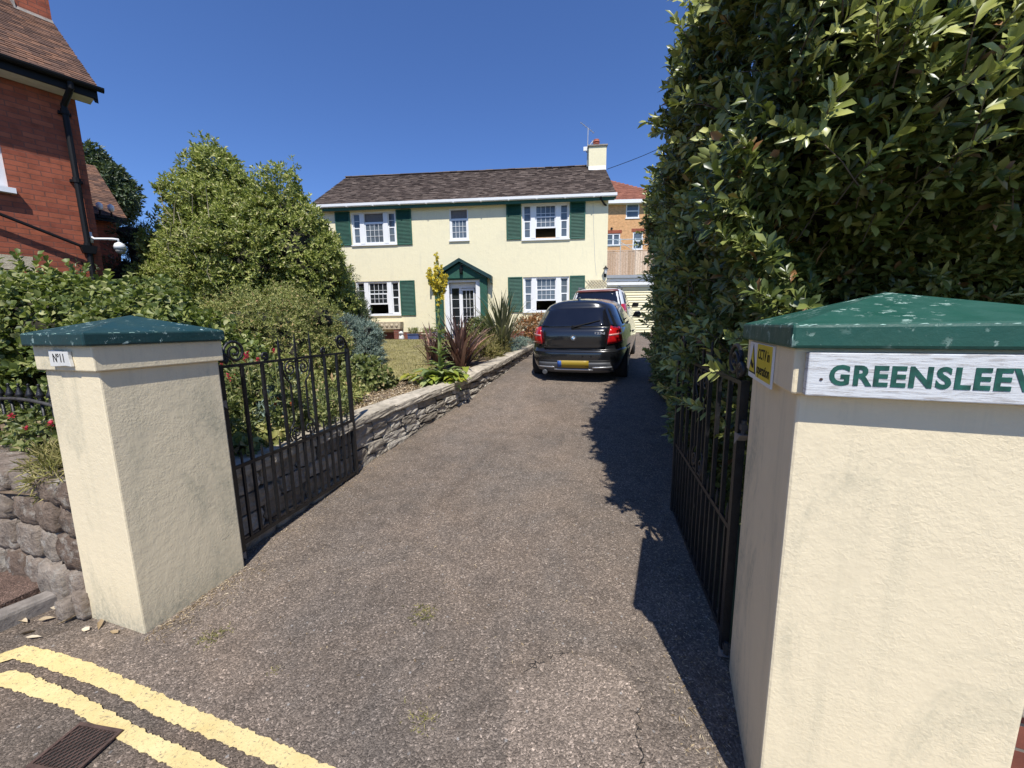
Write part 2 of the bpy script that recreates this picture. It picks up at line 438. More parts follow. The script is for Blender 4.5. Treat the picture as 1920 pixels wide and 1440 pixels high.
class MB:
    """collects shapes, links them as one mesh with a metre-scaled box-projected UV map"""
    def __init__(s):
        s.v, s.f, s.mi = [], [], []
        s.cur = 0
    def add(s, vs, fs):
        b = len(s.v)
        s.v += [tuple(v) for v in vs]
        s.f += [tuple(b + i for i in f) for f in fs]
        s.mi += [s.cur] * len(fs)
        return s
    def quad(s, *p):
        return s.add(p, [tuple(range(len(p)))])
    def box(s, x0, x1, y0, y1, z0, z1, mat=None):
        vs = [(x, y, z) for z in (z0, z1) for y in (y0, y1) for x in (x0, x1)]
        if mat is not None:
            vs = [tuple(mat @ Vector(v)) for v in vs]
        return s.add(vs, [(0, 2, 3, 1), (4, 5, 7, 6), (0, 1, 5, 4), (2, 6, 7, 3), (0, 4, 6, 2), (1, 3, 7, 5)])
    def cbox(s, c, d, mat=None):
        return s.box(c[0] - d[0] / 2, c[0] + d[0] / 2, c[1] - d[1] / 2, c[1] + d[1] / 2, c[2] - d[2] / 2, c[2] + d[2] / 2, mat)
    def tube(s, pts, r, n=6, cap=True):
        pts = [Vector(p) for p in pts]
        rs = r if hasattr(r, "__len__") else [r] * len(pts)
        vs, fs = [], []
        prev = None
        for i, p in enumerate(pts):
            d = (pts[min(i + 1, len(pts) - 1)] - pts[max(i - 1, 0)])
            if d.length < 1e-9:
                d = Vector((0, 0, 1))
            d.normalize()
            if prev is None:
                a = d.orthogonal().normalized()
            else:
                a = prev - d * prev.dot(d)
                a = a.normalized() if a.length > 1e-6 else d.orthogonal().normalized()
            prev = a
            b = d.cross(a)
            for k in range(n):
                t = 2 * pi * k / n + pi / n
                vs.append(p + (a * cos(t) + b * sin(t)) * rs[i])
        for i in range(len(pts) - 1):
            for k in range(n):
                fs.append((i * n + k, i * n + (k + 1) % n, (i + 1) * n + (k + 1) % n, (i + 1) * n + k))
        if cap:
            fs.append(tuple(reversed(range(n))))
            fs.append(tuple((len(pts) - 1) * n + k for k in range(n)))
        return s.add(vs, fs)
    def lathe(s, c, prof, n=16, axis='z'):
        vs, fs = [], []
        for (r, h) in prof:
            for k in range(n):
                t = 2 * pi * k / n
                if axis == 'z':
                    vs.append((c[0] + r * cos(t), c[1] + r * sin(t), c[2] + h))
                elif axis == 'y':
                    vs.append((c[0] + r * cos(t), c[1] + h, c[2] + r * sin(t)))
                else:
                    vs.append((c[0] + h, c[1] + r * cos(t), c[2] + r * sin(t)))
        for i in range(len(prof) - 1):
            for k in range(n):
                q = (i * n + k, i * n + (k + 1) % n, (i + 1) * n + (k + 1) % n, (i + 1) * n + k)
                fs.append(q if axis != 'y' else q[::-1])
        e = (len(prof) - 1) * n
        fs.append(tuple(reversed(range(n))) if axis != 'y' else tuple(range(n)))
        fs.append(tuple(e + k for k in range(n)) if axis != 'y' else tuple(reversed([e + k for k in range(n)])))
        return s.add(vs, fs)
    def prism(s, poly, d):
        """poly: 3-D points of a planar outline, pushed along vector d"""
        n = len(poly)
        d = Vector(d)
        vs = [Vector(p) for p in poly] + [Vector(p) + d for p in poly]
        fs = [tuple(reversed(range(n))), tuple(range(n, 2 * n))]
        fs += [(i, (i + 1) % n, n + (i + 1) % n, n + i) for i in range(n)]
        return s.add(vs, fs)
    def build(s, name, mats, parent=None, loc=None, smooth=False, bevel=0.0, recalc=False):
        me = bpy.data.meshes.new(name)
        me.from_pydata(s.v, [], s.f)
        me.polygons.foreach_set("material_index", s.mi)
        if recalc:
            bm = bmesh.new()
            bm.from_mesh(me)
            bmesh.ops.recalc_face_normals(bm, faces=bm.faces)
            bm.to_mesh(me)
            bm.free()
        uv = me.uv_layers.new(name="UVMap")
        dat = np.zeros((len(me.loops), 2), np.float32)
        Z = Vector((0, 0, 1))
        for p in me.polygons:
            n = p.normal
            t = Z.cross(n)
            if t.length < 0.05:
                t = Vector((1, 0, 0))
            t.normalize()
            b = n.cross(t)
            for li in p.loop_indices:
                co = me.vertices[me.loops[li].vertex_index].co
                dat[li] = (co.dot(t), co.dot(b))
        uv.data.foreach_set("uv", dat.ravel())
        o = link_mesh(name, me, mats, parent, loc, smooth)
        if bevel:
            md = o.modifiers.new("bevel", 'BEVEL')
            md.width = bevel
            md.segments = 2
            md.limit_method = 'ANGLE'
        return o

def np_mesh(name, V, loops, starts, totals, mats, parent=None, mat_idx=None):
    me = bpy.data.meshes.new(name)
    me.vertices.add(len(V))
    me.vertices.foreach_set("co", V.astype(np.float32).ravel())
    me.loops.add(len(loops))
    me.loops.foreach_set("vertex_index", loops.astype(np.int32))
    me.polygons.add(len(starts))
    me.polygons.foreach_set("loop_start", starts.astype(np.int32))
    me.polygons.foreach_set("loop_total", totals.astype(np.int32))
    if mat_idx is not None:
        me.polygons.foreach_set("material_index", mat_idx.astype(np.int32))
    me.update(calc_edges=True)
    return link_mesh(name, me, mats, parent)

def grid_sheet(name, xs, ys, zf, mat, parent=None):
    X, Y = np.meshgrid(np.array(xs, float), np.array(ys, float))
    V = np.stack([X.ravel(), Y.ravel(), zf(X, Y).ravel()], 1)
    nx, ny = len(xs), len(ys)
    i = (np.arange(ny - 1)[:, None] * nx + np.arange(nx - 1)[None]).ravel()
    L = np.stack([i, i + 1, i + nx + 1, i + nx], 1)
    return np_mesh(name, V, L.ravel(), np.arange(len(L)) * 4, np.full(len(L), 4), mat, parent)

def norm(a):
    return a / np.maximum(np.linalg.norm(a, axis=-1, keepdims=True), 1e-9)

# ------------------------------------------------------------------ foliage
OVAL = ([0, 6, 1], [6, 7, 2, 1], [7, 3, 2], [0, 5, 6], [6, 5, 4, 7], [7, 4, 3])
DIAM = ([0, 1, 2], [0, 2, 3])

def leaves(name, P, D, N, L, Wd, mat, parent=None, style='diamond', fold=0.2, droop=0.12):
    D = norm(D)
    Sd = norm(np.cross(D, N))
    N = np.cross(Sd, D)
    L = L[:, None]
    Wd = Wd[:, None]
    h = Wd * 0.5
    if style == 'oval':
        v = [P,
             P + D * L * 0.35 + Sd * h * 0.74 + N * fold * Wd,
             P + D * L * 0.72 + Sd * h * 1.0 + N * (fold * Wd - droop * L * 0.3),
             P + D * L - N * droop * L,
             P + D * L * 0.72 - Sd * h * 1.0 + N * (fold * Wd - droop * L * 0.3),
             P + D * L * 0.35 - Sd * h * 0.74 + N * fold * Wd,
             P + D * L * 0.35,
             P + D * L * 0.72 - N * droop * L * 0.35]
        F = OVAL
    else:
        v = [P, P + D * L * 0.5 + Sd * h + N * fold * Wd, P + D * L - N * droop * L, P + D * L * 0.5 - Sd * h + N * fold * Wd]
        F = DIAM
    n, k = len(P), len(v)
    V = np.stack(v, 1).reshape(-1, 3)
    pat = np.concatenate([np.array(f) for f in F])
    tot = np.array([len(f) for f in F])
    loops = (np.arange(n)[:, None] * k + pat[None]).ravel()
    totals = np.tile(tot, n)
    starts = np.concatenate([[0], np.cumsum(totals)[:-1]])
    o = np_mesh(name, V, loops, starts, totals, mat, parent)
    if style == 'oval':
        o.data.polygons.foreach_set("use_smooth", np.ones(len(starts), bool))
    return o

def shoots(P, D, n, L, Wd, rng, stem=0.08, spread=1.0, up=0.15, var=0.3):
    """n leaves whorled along a short stem at each point"""
    m = len(P)
    D = norm(D)
    ref = np.where(np.abs(D[:, 2:3]) > 0.9, np.array([[1.0, 0, 0]]), np.array([[0, 0, 1.0]]))
    A = norm(np.cross(D, ref))
    B = np.cross(D, A)
    j = np.arange(n)[None, :]
    az = j * 2.4 + rng.uniform(0, 6.28, (m, 1)) + rng.normal(0, 0.3, (m, n))
    t = (1.35 - 0.95 * j / max(n - 1, 1)) * spread + rng.normal(0, 0.2, (m, n))
    rad = A[:, None] * np.cos(az)[..., None] + B[:, None] * np.sin(az)[..., None]
    ld = D[:, None] * np.cos(t)[..., None] + rad * np.sin(t)[..., None]
    ld[..., 2] += up
    nn = D[:, None] * (np.sin(t) + 0.45)[..., None] - rad * np.cos(t)[..., None] * 0.8
    nn = nn + rng.normal(0, 0.25, nn.shape) + np.array([0.12, -0.60, 0.65])  # leaves turn to the light
    pos = P[:, None] + D[:, None] * (stem * j / n)[..., None]
    le = L * rng.uniform(1 - var, 1 + var, (m, n))
    wd = Wd * rng.uniform(1 - var, 1 + var, (m, n))
    return pos.reshape(-1, 3), ld.reshape(-1, 3), nn.reshape(-1, 3), le.ravel(), wd.ravel()

def ell_points(E, n, rng, rmin=0.8, rmax=1.06, inside=0.72, zmin=None):
    """random points near the surfaces of ellipsoids (cx,cy,cz,rx,ry,rz), outward normals"""
    E = np.array(E, float)
    a = (E[:, 3] * E[:, 4] + E[:, 3] * E[:, 5] + E[:, 4] * E[:, 5])
    k = rng.choice(len(E), n, p=a / a.sum())
    d = norm(rng.normal(size=(n, 3)))
    f = rng.uniform(rmin, rmax, (n, 1))
    P = E[k, :3] + d * E[k, 3:] * f
    N = norm(d / E[k, 3:])
    keep = np.ones(n, bool)
    for i, e in enumerate(E):
        q = (((P - e[:3]) / e[3:]) ** 2).sum(1)
        keep &= ~((q < inside * inside) & (k != i))
    if zmin is not None:
        keep &= P[:, 2] > zmin
    return P[keep], N[keep]

def clumps(E, n, rng, r0, r1, rmin=0.8):
    P, N = ell_points(E, n * 2, rng, rmin, 1.0)
    P = P[:n]
    r = rng.uniform(r0, r1, (len(P), 1))
    return np.hstack([P, r, r, r * rng.uniform(0.7, 1.0, (len(P), 1))]).tolist()

def branches(name, pairs, mat, parent, r=0.02, seed=1, n=5):
    rg = random.Random(seed)
    mb = MB()
    for a, b in pairs:
        a, b = Vector(a), Vector(b)
        k = 5
        pts = [a.lerp(b, i / k) + Vector((rg.uniform(-1, 1), rg.uniform(-1, 1), rg.uniform(-1, 1))) * (b - a).length * 0.04 * (0 if i in (0, k) else 1) for i in range(k + 1)]
        mb.tube(pts, [r * (1 - 0.75 * i / k) for i in range(k + 1)], n)
    return mb.build(name, mat, parent, smooth=True)

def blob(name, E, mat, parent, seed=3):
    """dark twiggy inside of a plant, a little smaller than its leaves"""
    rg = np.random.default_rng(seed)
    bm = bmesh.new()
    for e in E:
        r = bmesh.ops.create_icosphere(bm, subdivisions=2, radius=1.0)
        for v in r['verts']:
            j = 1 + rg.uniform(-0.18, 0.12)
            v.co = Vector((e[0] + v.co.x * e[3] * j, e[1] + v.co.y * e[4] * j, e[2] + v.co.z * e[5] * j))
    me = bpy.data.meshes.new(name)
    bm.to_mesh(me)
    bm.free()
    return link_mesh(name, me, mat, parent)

# ------------------------------------------------------------------ levels of the ground
YP = [-5, 1.3, 1.9, 3.2, 4.5, 5.5, 6.4, 7.5, 9, 11.5, 14.5, 17.5, 22]
ZP = [0, 0, .03, .11, .26, .42, .59, .73, .85, .96, 1.05, 1.13, 1.2]
GY = [1.4, 3.2, 4.0, 5.6, 6.2, 8, 9.4, 14, 20]
GZ = [.64, .62, .65, .74, .84, 1.0, 1.07, 1.09, 1.15]
def zg(y): return np.interp(y, YP, ZP)
def zgar(y): return np.interp(y, GY, GZ)
WX = [1.9, 3.24, 3.56, 4.56, 5.71, 7.0, 9.3, 12.0, 14.4]
WV = [-2.50, -2.50, -2.50, -2.36, -2.12, -1.95, -1.86, -1.75, -1.7]
def wallx(y): return np.interp(y, WX, WV)

# ------------------------------------------------------------------ the setting
def hill(X, Y):
    z = zg(Y) - 0.06
    z = np.where(Y > 22, 1.14 + 3.4 * np.clip((Y - 22) / 3.2, 0, 1), z)
    z = z + 2.0 * np.clip((Y - 45) / 200, 0, 1)
    return z
axs = [-900, -300, -100, -45, -25, -14, -8, -5, -3, -2, -1, 0, 1, 2, 3, 5, 8, 14, 25, 45, 100, 300, 900]
ays = [-600, -200, -80, -30, -12, -6, -3, 0, 1, 2, 3, 4, 5, 6, 7, 8, 9.5, 11, 13, 15, 17, 19, 21, 22, 23, 24, 25.2, 28, 35, 45, 70, 120, 250, 900]
tag(grid_sheet("ground", axs, ays, hill, M_['hill']), kind='structure')
tag(grid_sheet("road", [-60, -20, -6, -3, 0, 3, 8, 30, 60], [-9, -4, -1, 0, 0.6, 1.2, 1.7], lambda X, Y: X * 0, M_['road']), kind='structure')

ys = np.concatenate([np.arange(1.2, 10, 0.25), np.arange(10, 20.2, 0.8)])
EDX, EDY = [-2.9, -2.64, -1.79, -.97, 0, 3, 9], [1.05, 1.06, 1.01, .96, .88, .66, .16]
def drive_sheet():
    V, F = [], []
    for i, y in enumerate(ys):
        l = -3.2 if y < 1.45 else (wallx(y) - 0.12)
        r = 3.0 if y < 1.3 else 0.62 + 0.2 * max(0, min(1, (y - 3.4))) + 0.06 * max(0, y - 3.4) + (3.0 if y > 12 else 0)
        for k in range(9):
            x = l + (r - l) * k / 8
            if i == 0:
                x = -2.9 + (9 + 2.9) * k / 8
                V.append((x, float(np.interp(x, EDX, EDY)), 0.004))
            else:
                V.append((x, y, float(zg(y)) + 0.004))
    m = MB()
    m.add(V, [(i * 9 + k, i * 9 + k + 1, (i + 1) * 9 + k + 1, (i + 1) * 9 + k) for i in range(len(ys) - 1) for k in range(8)])
    return m.build("driveway", M_['drive'])
tag(drive_sheet(), kind='structure')

def lawn_sheets():
    m = MB()
    yy = np.concatenate([[1.42], np.arange(1.75, 14.6, 0.35)])
    V = []
    for y in yy:
        r = -2.6 if y < 1.9 else wallx(y) - 0.2
        for k in range(9):
            t = k / 8
            x = -26 + (r + 26) * (1 - (1 - t) ** 2.2)
            V.append((x, y, float(zgar(y)) + 0.03 * sin(x * 3.1 + y * 2.3) * (0 if k == 8 else 1)))
    m.add(V, [(i * 9 + k, i * 9 + k + 1, (i + 1) * 9 + k + 1, (i + 1) * 9 + k) for i in range(len(yy) - 1) for k in range(8)])
    tag(m.build("garden_bed", M_['soil'], smooth=True), kind='structure')
    m = MB()
    rows = np.arange(5.4, 13.01, 0.4)
    V = []
    for y in rows:
        r = float(np.interp(y, [5.4, 6, 7.5, 9, 13], [-3.1, -2.9, -3.2, -3.6, -2.6]))
        l = float(np.interp(y, [5.4, 6.2, 8, 13], [-3.9, -4.7, -6.5, -9.5]))
        for k in range(7):
            V.append((l + (r - l) * k / 6, y, float(zgar(y)) + 0.045))
    m.add(V, [(i * 7 + k, i * 7 + k + 1, (i + 1) * 7 + k + 1, (i + 1) * 7 + k) for i in range(len(rows) - 1) for k in range(6)])
    tag(m.build("lawn", M_['lawn'], smooth=True), kind='structure')
lawn_sheets()

def strip(name, A, B, z, mat, seed, jag=0.006, step=0.01):
    """a painted strip between two edges, ragged like paint on chippings"""
    rg = random.Random(seed)
    def dense(P):
        out = []
        for a, b in zip(P[:-1], P[1:]):
            n = max(1, int((Vector(b) - Vector(a)).length / step))
            out += [Vector(a).lerp(Vector(b), i / n) for i in range(n)]
        return out + [Vector(P[-1])]
    n = 1100
    def res(P):
        P = dense(P)
        return [P[int(i * (len(P) - 1) / (n - 1))] for i in range(n)]
    a, b = res(A), res(B)
    m = MB()
    V = []
    for p, q in zip(a, b):
        def w(u, k):
            return jag * (.42 * sin(u * 61 + k) + .4 * sin(u * 143 + 2.1 * k) * sin(u * 17 + k) + .3 * sin(u * 331 + k)) + rg.uniform(-.0017, .0017)
        V.append((p.x, p.y + w(p.x, seed), z))
        V.append((q.x, q.y + w(q.x, seed + 5), z))
    m.add(V, [(2 * i + 1, 2 * i + 3, 2 * i + 2, 2 * i) for i in range(n - 1)])
    return tag(m.build(name, mat), kind='structure')
U1 = [(-3.6, .62), (-3.1, .90), (-2.93, 1.01), (-2.87, 1.095), (-2.64, 1.103), (-2.369, 1.096), (-1.789, 1.046), (-1.242, 1.01), (-.971, .985), (0, .92), (3, .70), (9, .2)]
L1 = [(-3.55, .54), (-3.08, .82), (-2.9, .945), (-2.814, 1.025), (-2.628, 1.027), (-2.152, 1.012), (-1.739, .971), (-1.328, .950), (-1.169, .938), (0, .84), (3, .62), (9, .12)]
U2 = [(-3.5, .45), (-3.05, .75), (-2.86, .90), (-2.70, .985), (-2.594, .985), (-2.188, .965), (-1.765, .920), (-1.455, .903), (-1.299, .892), (0, .79), (3, .57), (9, .07)]
L2 = [(-3.45, .37), (-3.0, .67), (-2.82, .82), (-2.70, .912), (-2.55, .915), (-2.2, .912), (-1.987, .889), (-1.75, .863), (-1.518, .845), (0, .71), (3, .49), (9, -.01)]
strip("yellow_line_marking", U1, L1, 0.0085, M_['yellow'], 3)
strip("yellow_line_marking", U2, L2, 0.0085, M_['yellow'], 4)

def pavement():
    m = MB()
    m.box(-14, -3.30, 0.98, 1.60, -0.05, 0.075)
    tag(m.build("pavement", M_['pave']), kind='structure')
    m = MB()
    # dropped end stones: long kerb run turning in to the wall
    for a, b in (((-3.30, 1.02), (-3.19, 1.40)),):
        m.prism([(a[0], a[1], -.05), (a[0] + .13, a[1] - .02, -.05), (b[0] + .10, b[1], -.05), (b[0], b[1], -.05)], (0, 0, .135))
    for i in range(6):
        m.box(-4.2 - i * .92, -3.31 - i * .92, .86, .975, -.05, .085)
    tag(m.build("kerb", M_['kerb'], bevel=0.02), kind='structure')
pavement()

def worn_patch():
    rg = random.Random(5)
    P = [(-.38, 1.44), (-.34, 1.51), (-.28, 1.57), (-.19, 1.63), (-.10, 1.655), (0, 1.64), (.08, 1.615), (.14, 1.55), (.165, 1.46), (.16, 1.36), (.15, 1.24), (.10, 1.12), (-.05, 1.05), (-.2, 1.05), (-.32, 1.13), (-.37, 1.28)]
    Q = []
    for i in range(len(P)):
        a, b = Vector(P[i]), Vector(P[(i + 1) % len(P)])
        for k in range(12):
            p = a.lerp(b, k / 12)
            Q.append((p.x + rg.uniform(-.02, .02), p.y + rg.uniform(-.02, .02), float(zg(p.y)) + 0.0095))
    m = MB()
    c = (-0.1, 1.35, float(zg(1.35)) + 0.0095)
    m.add([c] + Q, [(0, i + 1, (i + 1) % len(Q) + 1) for i in range(len(Q))])
    tag(m.build("driveway_patch", M_['patch']), kind='structure')
    m = MB()
    for seg in ((96, 124), (134, 158), (14, 40)):
        prevs = None
        for i in range(seg[0], seg[1]):
            p = Vector(Q[i % len(Q)])
            q = Vector(Q[(i + 1) % len(Q)])
            w = rg.uniform(.0006, .0022)
            nrm = Vector((q - p)).cross(Vector((0, 0, 1))).normalized() * w
            up = Vector((0, 0, .004))
            m.quad(p - nrm + up, q - nrm + up, q + nrm + up, p + nrm + up)
    tag(m.build("driveway_crack_markings", M_['crack']), kind='structure')
worn_patch()

def drain():
    t = thing("drain_grate", "rusty rectangular drain grate set in the road beside the yellow lines", "drain", (-1.95, .808, .0095), radians(5))
    m = MB()
    w, h = .105, .082
    for a in ((-w, w, -h, -h + .012), (-w, w, h - .012, h), (-w, -w + .012, -h + .012, h - .012), (w - .012, w, -h + .012, h - .012)):
        m.box(*a, 0, .008)
    m.build("frame", M_['rust'], t)
    m = MB()
    m.box(-w + .012, w - .012, -h + .012, h - .012, -.001, .001)
    m.build("pit", M_['crack'], t)
    m = MB()
    for k in range(-9, 10):
        for sgn in (1, -1):
            mt = Matrix.Translation((k * .02, 0, 0)) @ Matrix.Rotation(sgn * radians(55), 4, 'Z')
            pts = []
            L = .24
            a = mt @ Vector((-L, 0, 0)); b = mt @ Vector((L, 0, 0))
            # clip to frame
            ts = []
            d = b - a
            t0, t1 = 0.0, 1.0
            for ax, lim in ((0, w - .013), (1, h - .013)):
                if abs(d[ax]) > 1e-9:
                    ta, tb = (-lim - a[ax]) / d[ax], (lim - a[ax]) / d[ax]
                    t0, t1 = max(t0, min(ta, tb)), min(t1, max(ta, tb))
            if t1 - t0 > .02:
                m.tube([a + d * t0 + Vector((0, 0, .004 + .001 * sgn)), a + d * t1 + Vector((0, 0, .004 + .001 * sgn))], .0022, 4)
    m.build("grating", M_['rust'], t)
drain()

# ------------------------------------------------------------------ stones and walls
def stone(mb, c, ax, ay, az, dims, rg, rough=0.12, n=3, sq=9.0):
    """one rough block: rounded, jittered grid box"""
    hx, hy, hz = (d / 2 for d in dims)
    idx = {}
    vs, fs = [], []
    def vert(i, j, k):
        key = (i, j, k)
        if key not in idx:
            p = Vector((2 * i / n - 1, 2 * j / n - 1, 2 * k / n - 1))
            q = Vector((p.x * sqrt(max(0, 1 - p.y ** 2 / sq - p.z ** 2 / sq)), p.y * sqrt(max(0, 1 - p.x ** 2 / sq - p.z ** 2 / sq)), p.z * sqrt(max(0, 1 - p.y ** 2 / sq - p.x ** 2 / sq))))
            j_ = Vector((rg.uniform(-1, 1), rg.uniform(-1, 1), rg.uniform(-1, 1))) * rough
            q = q + j_
            w = Vector(c) + Vector(ax) * q.x * hx + Vector(ay) * q.y * hy + Vector(az) * q.z * hz
            idx[key] = len(vs)
            vs.append(w)
        return idx[key]
    for a in range(n):
        for b in range(n):
            fs.append((vert(a, b, 0), vert(a, b + 1, 0), vert(a + 1, b + 1, 0), vert(a + 1, b, 0)))
            fs.append((vert(a, b, n), vert(a + 1, b, n), vert(a + 1, b + 1, n), vert(a, b + 1, n)))
            fs.append((vert(a, 0, b), vert(a + 1, 0, b), vert(a + 1, 0, b + 1), vert(a, 0, b + 1)))
            fs.append((vert(a, n, b), vert(a, n, b + 1), vert(a + 1, n, b + 1), vert(a + 1, n, b)))
            fs.append((vert(0, a, b), vert(0, a, b + 1), vert(0, a + 1, b + 1), vert(0, a + 1, b)))
            fs.append((vert(n, a, b), vert(n, a + 1, b), vert(n, a + 1, b + 1), vert(n, a, b + 1)))
    mb.add(vs, fs)

def retaining_wall():
    rg = random.Random(11)
    t = thing("stone_wall", "low coursed grey stone retaining wall edging the driveway below the flower bed", "wall", (-2.5, 1.9, 0))
    o = Vector((-2.5, 1.9, 0))
    TY = [1.9, 3.24, 3.92, 4.7, 5.75, 5.85, 9.4, 12, 14.3]
    TZ = [.665, .67, .70, .735, .80, .86, 1.115, 1.15, 1.17]
    body, cop, back = MB(), MB(), MB()
    def frame(y):
        a = Vector((float(wallx(y - .1)), y - .1, 0)); b = Vector((float(wallx(y + .1)), y + .1, 0))
        d = (b - a).normalized()
        return Vector((float(wallx(y)), y, 0)), d, Vector((-d.y, d.x, 0))
    courses = 4
    for c in range(courses):
        y = 1.9 + rg.uniform(0, .1)
        while y < 14.2:
            L = rg.uniform(.18, .42)
            if y + L > 14.3: break
            p, d, nl = frame(y + L / 2)
            zb, zt = float(zg(y + L / 2)) - .04, float(np.interp(y + L / 2, TY, TZ)) - .085
            h = (zt - zb) / courses
            if h > .035:
                stone(body, p + nl * (.075 - rg.uniform(0, .022)) + Vector((0, 0, zb + h * (c + .5))) - o, d, nl, Vector((0, 0, 1)), (L - .008, .2, h - .006), rg, .085, 4, 12)
            y += L
    y = 1.9
    while y < 14.2:
        L = rg.uniform(.38, .62)
        p, d, nl = frame(y + L / 2)
        zt = float(np.interp(y + L / 2, TY, TZ))
        dz = (float(np.interp(y + L, TY, TZ)) - float(np.interp(y, TY, TZ)))
        if abs(dz) > .2 or dz / L > .3: dz = .03
        dd = Vector((d.x, d.y, dz / L)).normalized()
        stone(cop, p + nl * .085 + Vector((0, 0, zt - .04)) - o, dd, nl, Vector((0, 0, 1)), (L + .005, .30, .085), rg, .032, 5, 24)
        y += L
    yy = [1.9 + i * .3 for i in range(42)]
    for a, b in zip(yy[:-1], yy[1:]):
        pa, da, na = frame(a); pb, db, nb = frame(b)
        za, zb_ = float(np.interp(a, TY, TZ)) - .07, float(np.interp(b, TY, TZ)) - .07
        f0, f1 = pa + na * .035 - o, pb + nb * .035 - o
        g0, g1 = pa + na * .16 - o, pb + nb * .16 - o
        ba, bb = float(zg(a)) - .1, float(zg(b)) - .1
        back.quad((f0.x, f0.y, ba), (f0.x, f0.y, za), (f1.x, f1.y, zb_), (f1.x, f1.y, bb))
        back.quad((f0.x, f0.y, za), (g0.x, g0.y, za), (g1.x, g1.y, zb_), (f1.x, f1.y, zb_))
    back.build("mortar_bed", M_['mortar'], t)
    body.build("walling", M_['stone'], t)
    cop.build("coping", M_['coping'], t)
retaining_wall()

def rubble_wall():
    rg = random.Random(21)
    t = thing("rubble_wall", "rough lichen spotted rubble stone wall left of the numbered gate pillar", "wall", (-2.85, 1.38, 0))
    o = Vector((-2.85, 1.38, 0))
    m = MB()
    d = Vector((-1, .10, 0)).normalized(); n_ = Vector((-.10, -1, 0)).normalized()
    rows = [(0.0, .24), (.22, .22), (.42, .20), (.60, .15)]
    for z, h in rows:
        s = -.02
        while s < 4.2:
            L = rg.uniform(.16, .34)
            hh = h * rg.uniform(.95, 1.12)
            c = d * (s + L / 2) - n_ * (.06 + z * .09 + rg.uniform(-.015, .02)) + Vector((0, 0, z + h / 2))
            stone(m, c, d, n_, Vector((0, 0, 1)), (L * .985, .26, hh * .97), rg, .065, 7, 7)
            s += L
    for (x, y, z, a, b, c) in ((.02, -.05, .08, .10, .10, .16), (-.07, -.075, .05, .11, .10, .12)):
        stone(m, Vector((x, y, z)), d, n_, Vector((0, 0, 1)), (a, b, c), rg, .065, 7, 7)
    m.build("walling", M_['rubble'], t, smooth=True)
    b = MB()
    b.prism([(0, .10, -.1), (-4.2, .52, -.1), (-4.2, .9, -.1), (0, .4, -.1)], (0, 0, .76))
    b.build("mortar_bed", M_['mortar'], t)
rubble_wall()

# ------------------------------------------------------------------ gate pillars
def pillar(name, label, loc, rz, w, d, capmat, top=None):
    t = thing(name, label, "pillar", loc, rz)
    # local: front-inner corner at origin; x runs away from the gateway for sign +1/-1 set by w
    x0, x1 = min(0, w), max(0, w)
    m = MB()
    bm = bmesh.new()
    n = 14
    m.box(x0, x1, 0, d, -.06, 1.41)
    if top:
        m.v = [(v[0] if v[2] < 0 or v[0] > -.2 else top, v[1], v[2]) for v in m.v]
        x0 = top
    sh = m.build("shaft", M_['cream'], t, bevel=.008)
    m = MB()
    m.box(x0 - .02, x1 + .02, -.02, d + .02, 1.41, 1.532)
    m.build("band", M_['cream'], t, bevel=.006)
    m = MB()
    e = .055
    a, b, c, f = x0 - (.02 if top else .038), x1 + (.042 if top else e), -e, d + (.03 if top else e)
    cx, cy = (a + b) / 2, (c + f) / 2
    v = [(a, c, 1.532), (b, c, 1.532), (b, f, 1.532), (a, f, 1.532), (a, c, 1.592), (b, c, 1.592), (b, f, 1.592), (a, f, 1.592), (cx, cy, 1.682)]
    m.add(v, [(3, 2, 1, 0), (0, 1, 5, 4), (1, 2, 6, 5), (2, 3, 7, 6), (3, 0, 4, 7), (4, 5, 8), (5, 6, 8), (6, 7, 8), (7, 4, 8)])
    cap = m.build("cap", capmat, t, bevel=.008)
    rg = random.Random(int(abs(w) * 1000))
    m = MB()  # broken pale beads along the cap edges: the paint's glancing highlight, put in as colour
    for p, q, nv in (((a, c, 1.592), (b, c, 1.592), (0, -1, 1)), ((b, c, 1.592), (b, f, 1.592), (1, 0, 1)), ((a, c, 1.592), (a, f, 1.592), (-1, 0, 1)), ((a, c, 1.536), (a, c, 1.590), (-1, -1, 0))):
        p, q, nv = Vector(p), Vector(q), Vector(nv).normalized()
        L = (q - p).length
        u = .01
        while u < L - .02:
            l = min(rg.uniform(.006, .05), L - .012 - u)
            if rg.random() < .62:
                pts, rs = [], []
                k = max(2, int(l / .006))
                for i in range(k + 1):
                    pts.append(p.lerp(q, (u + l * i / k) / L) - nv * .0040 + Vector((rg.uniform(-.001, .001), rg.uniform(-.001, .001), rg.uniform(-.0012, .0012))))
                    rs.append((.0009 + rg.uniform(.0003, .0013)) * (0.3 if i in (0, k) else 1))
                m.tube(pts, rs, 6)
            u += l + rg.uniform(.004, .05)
    m.build("edge_glint", simple("pale_glint_paint", (0.30, 0.46, 0.38), 0.6, 0.4, 60), cap, smooth=True)
    return t
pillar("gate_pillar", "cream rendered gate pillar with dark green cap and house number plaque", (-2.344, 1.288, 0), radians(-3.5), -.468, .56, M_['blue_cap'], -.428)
pr = pillar("gate_pillar", "cream rendered gate pillar with bright green cap carrying the name board", (.495, 1.165, 0), radians(-8), .53, .585, M_['green_cap'])

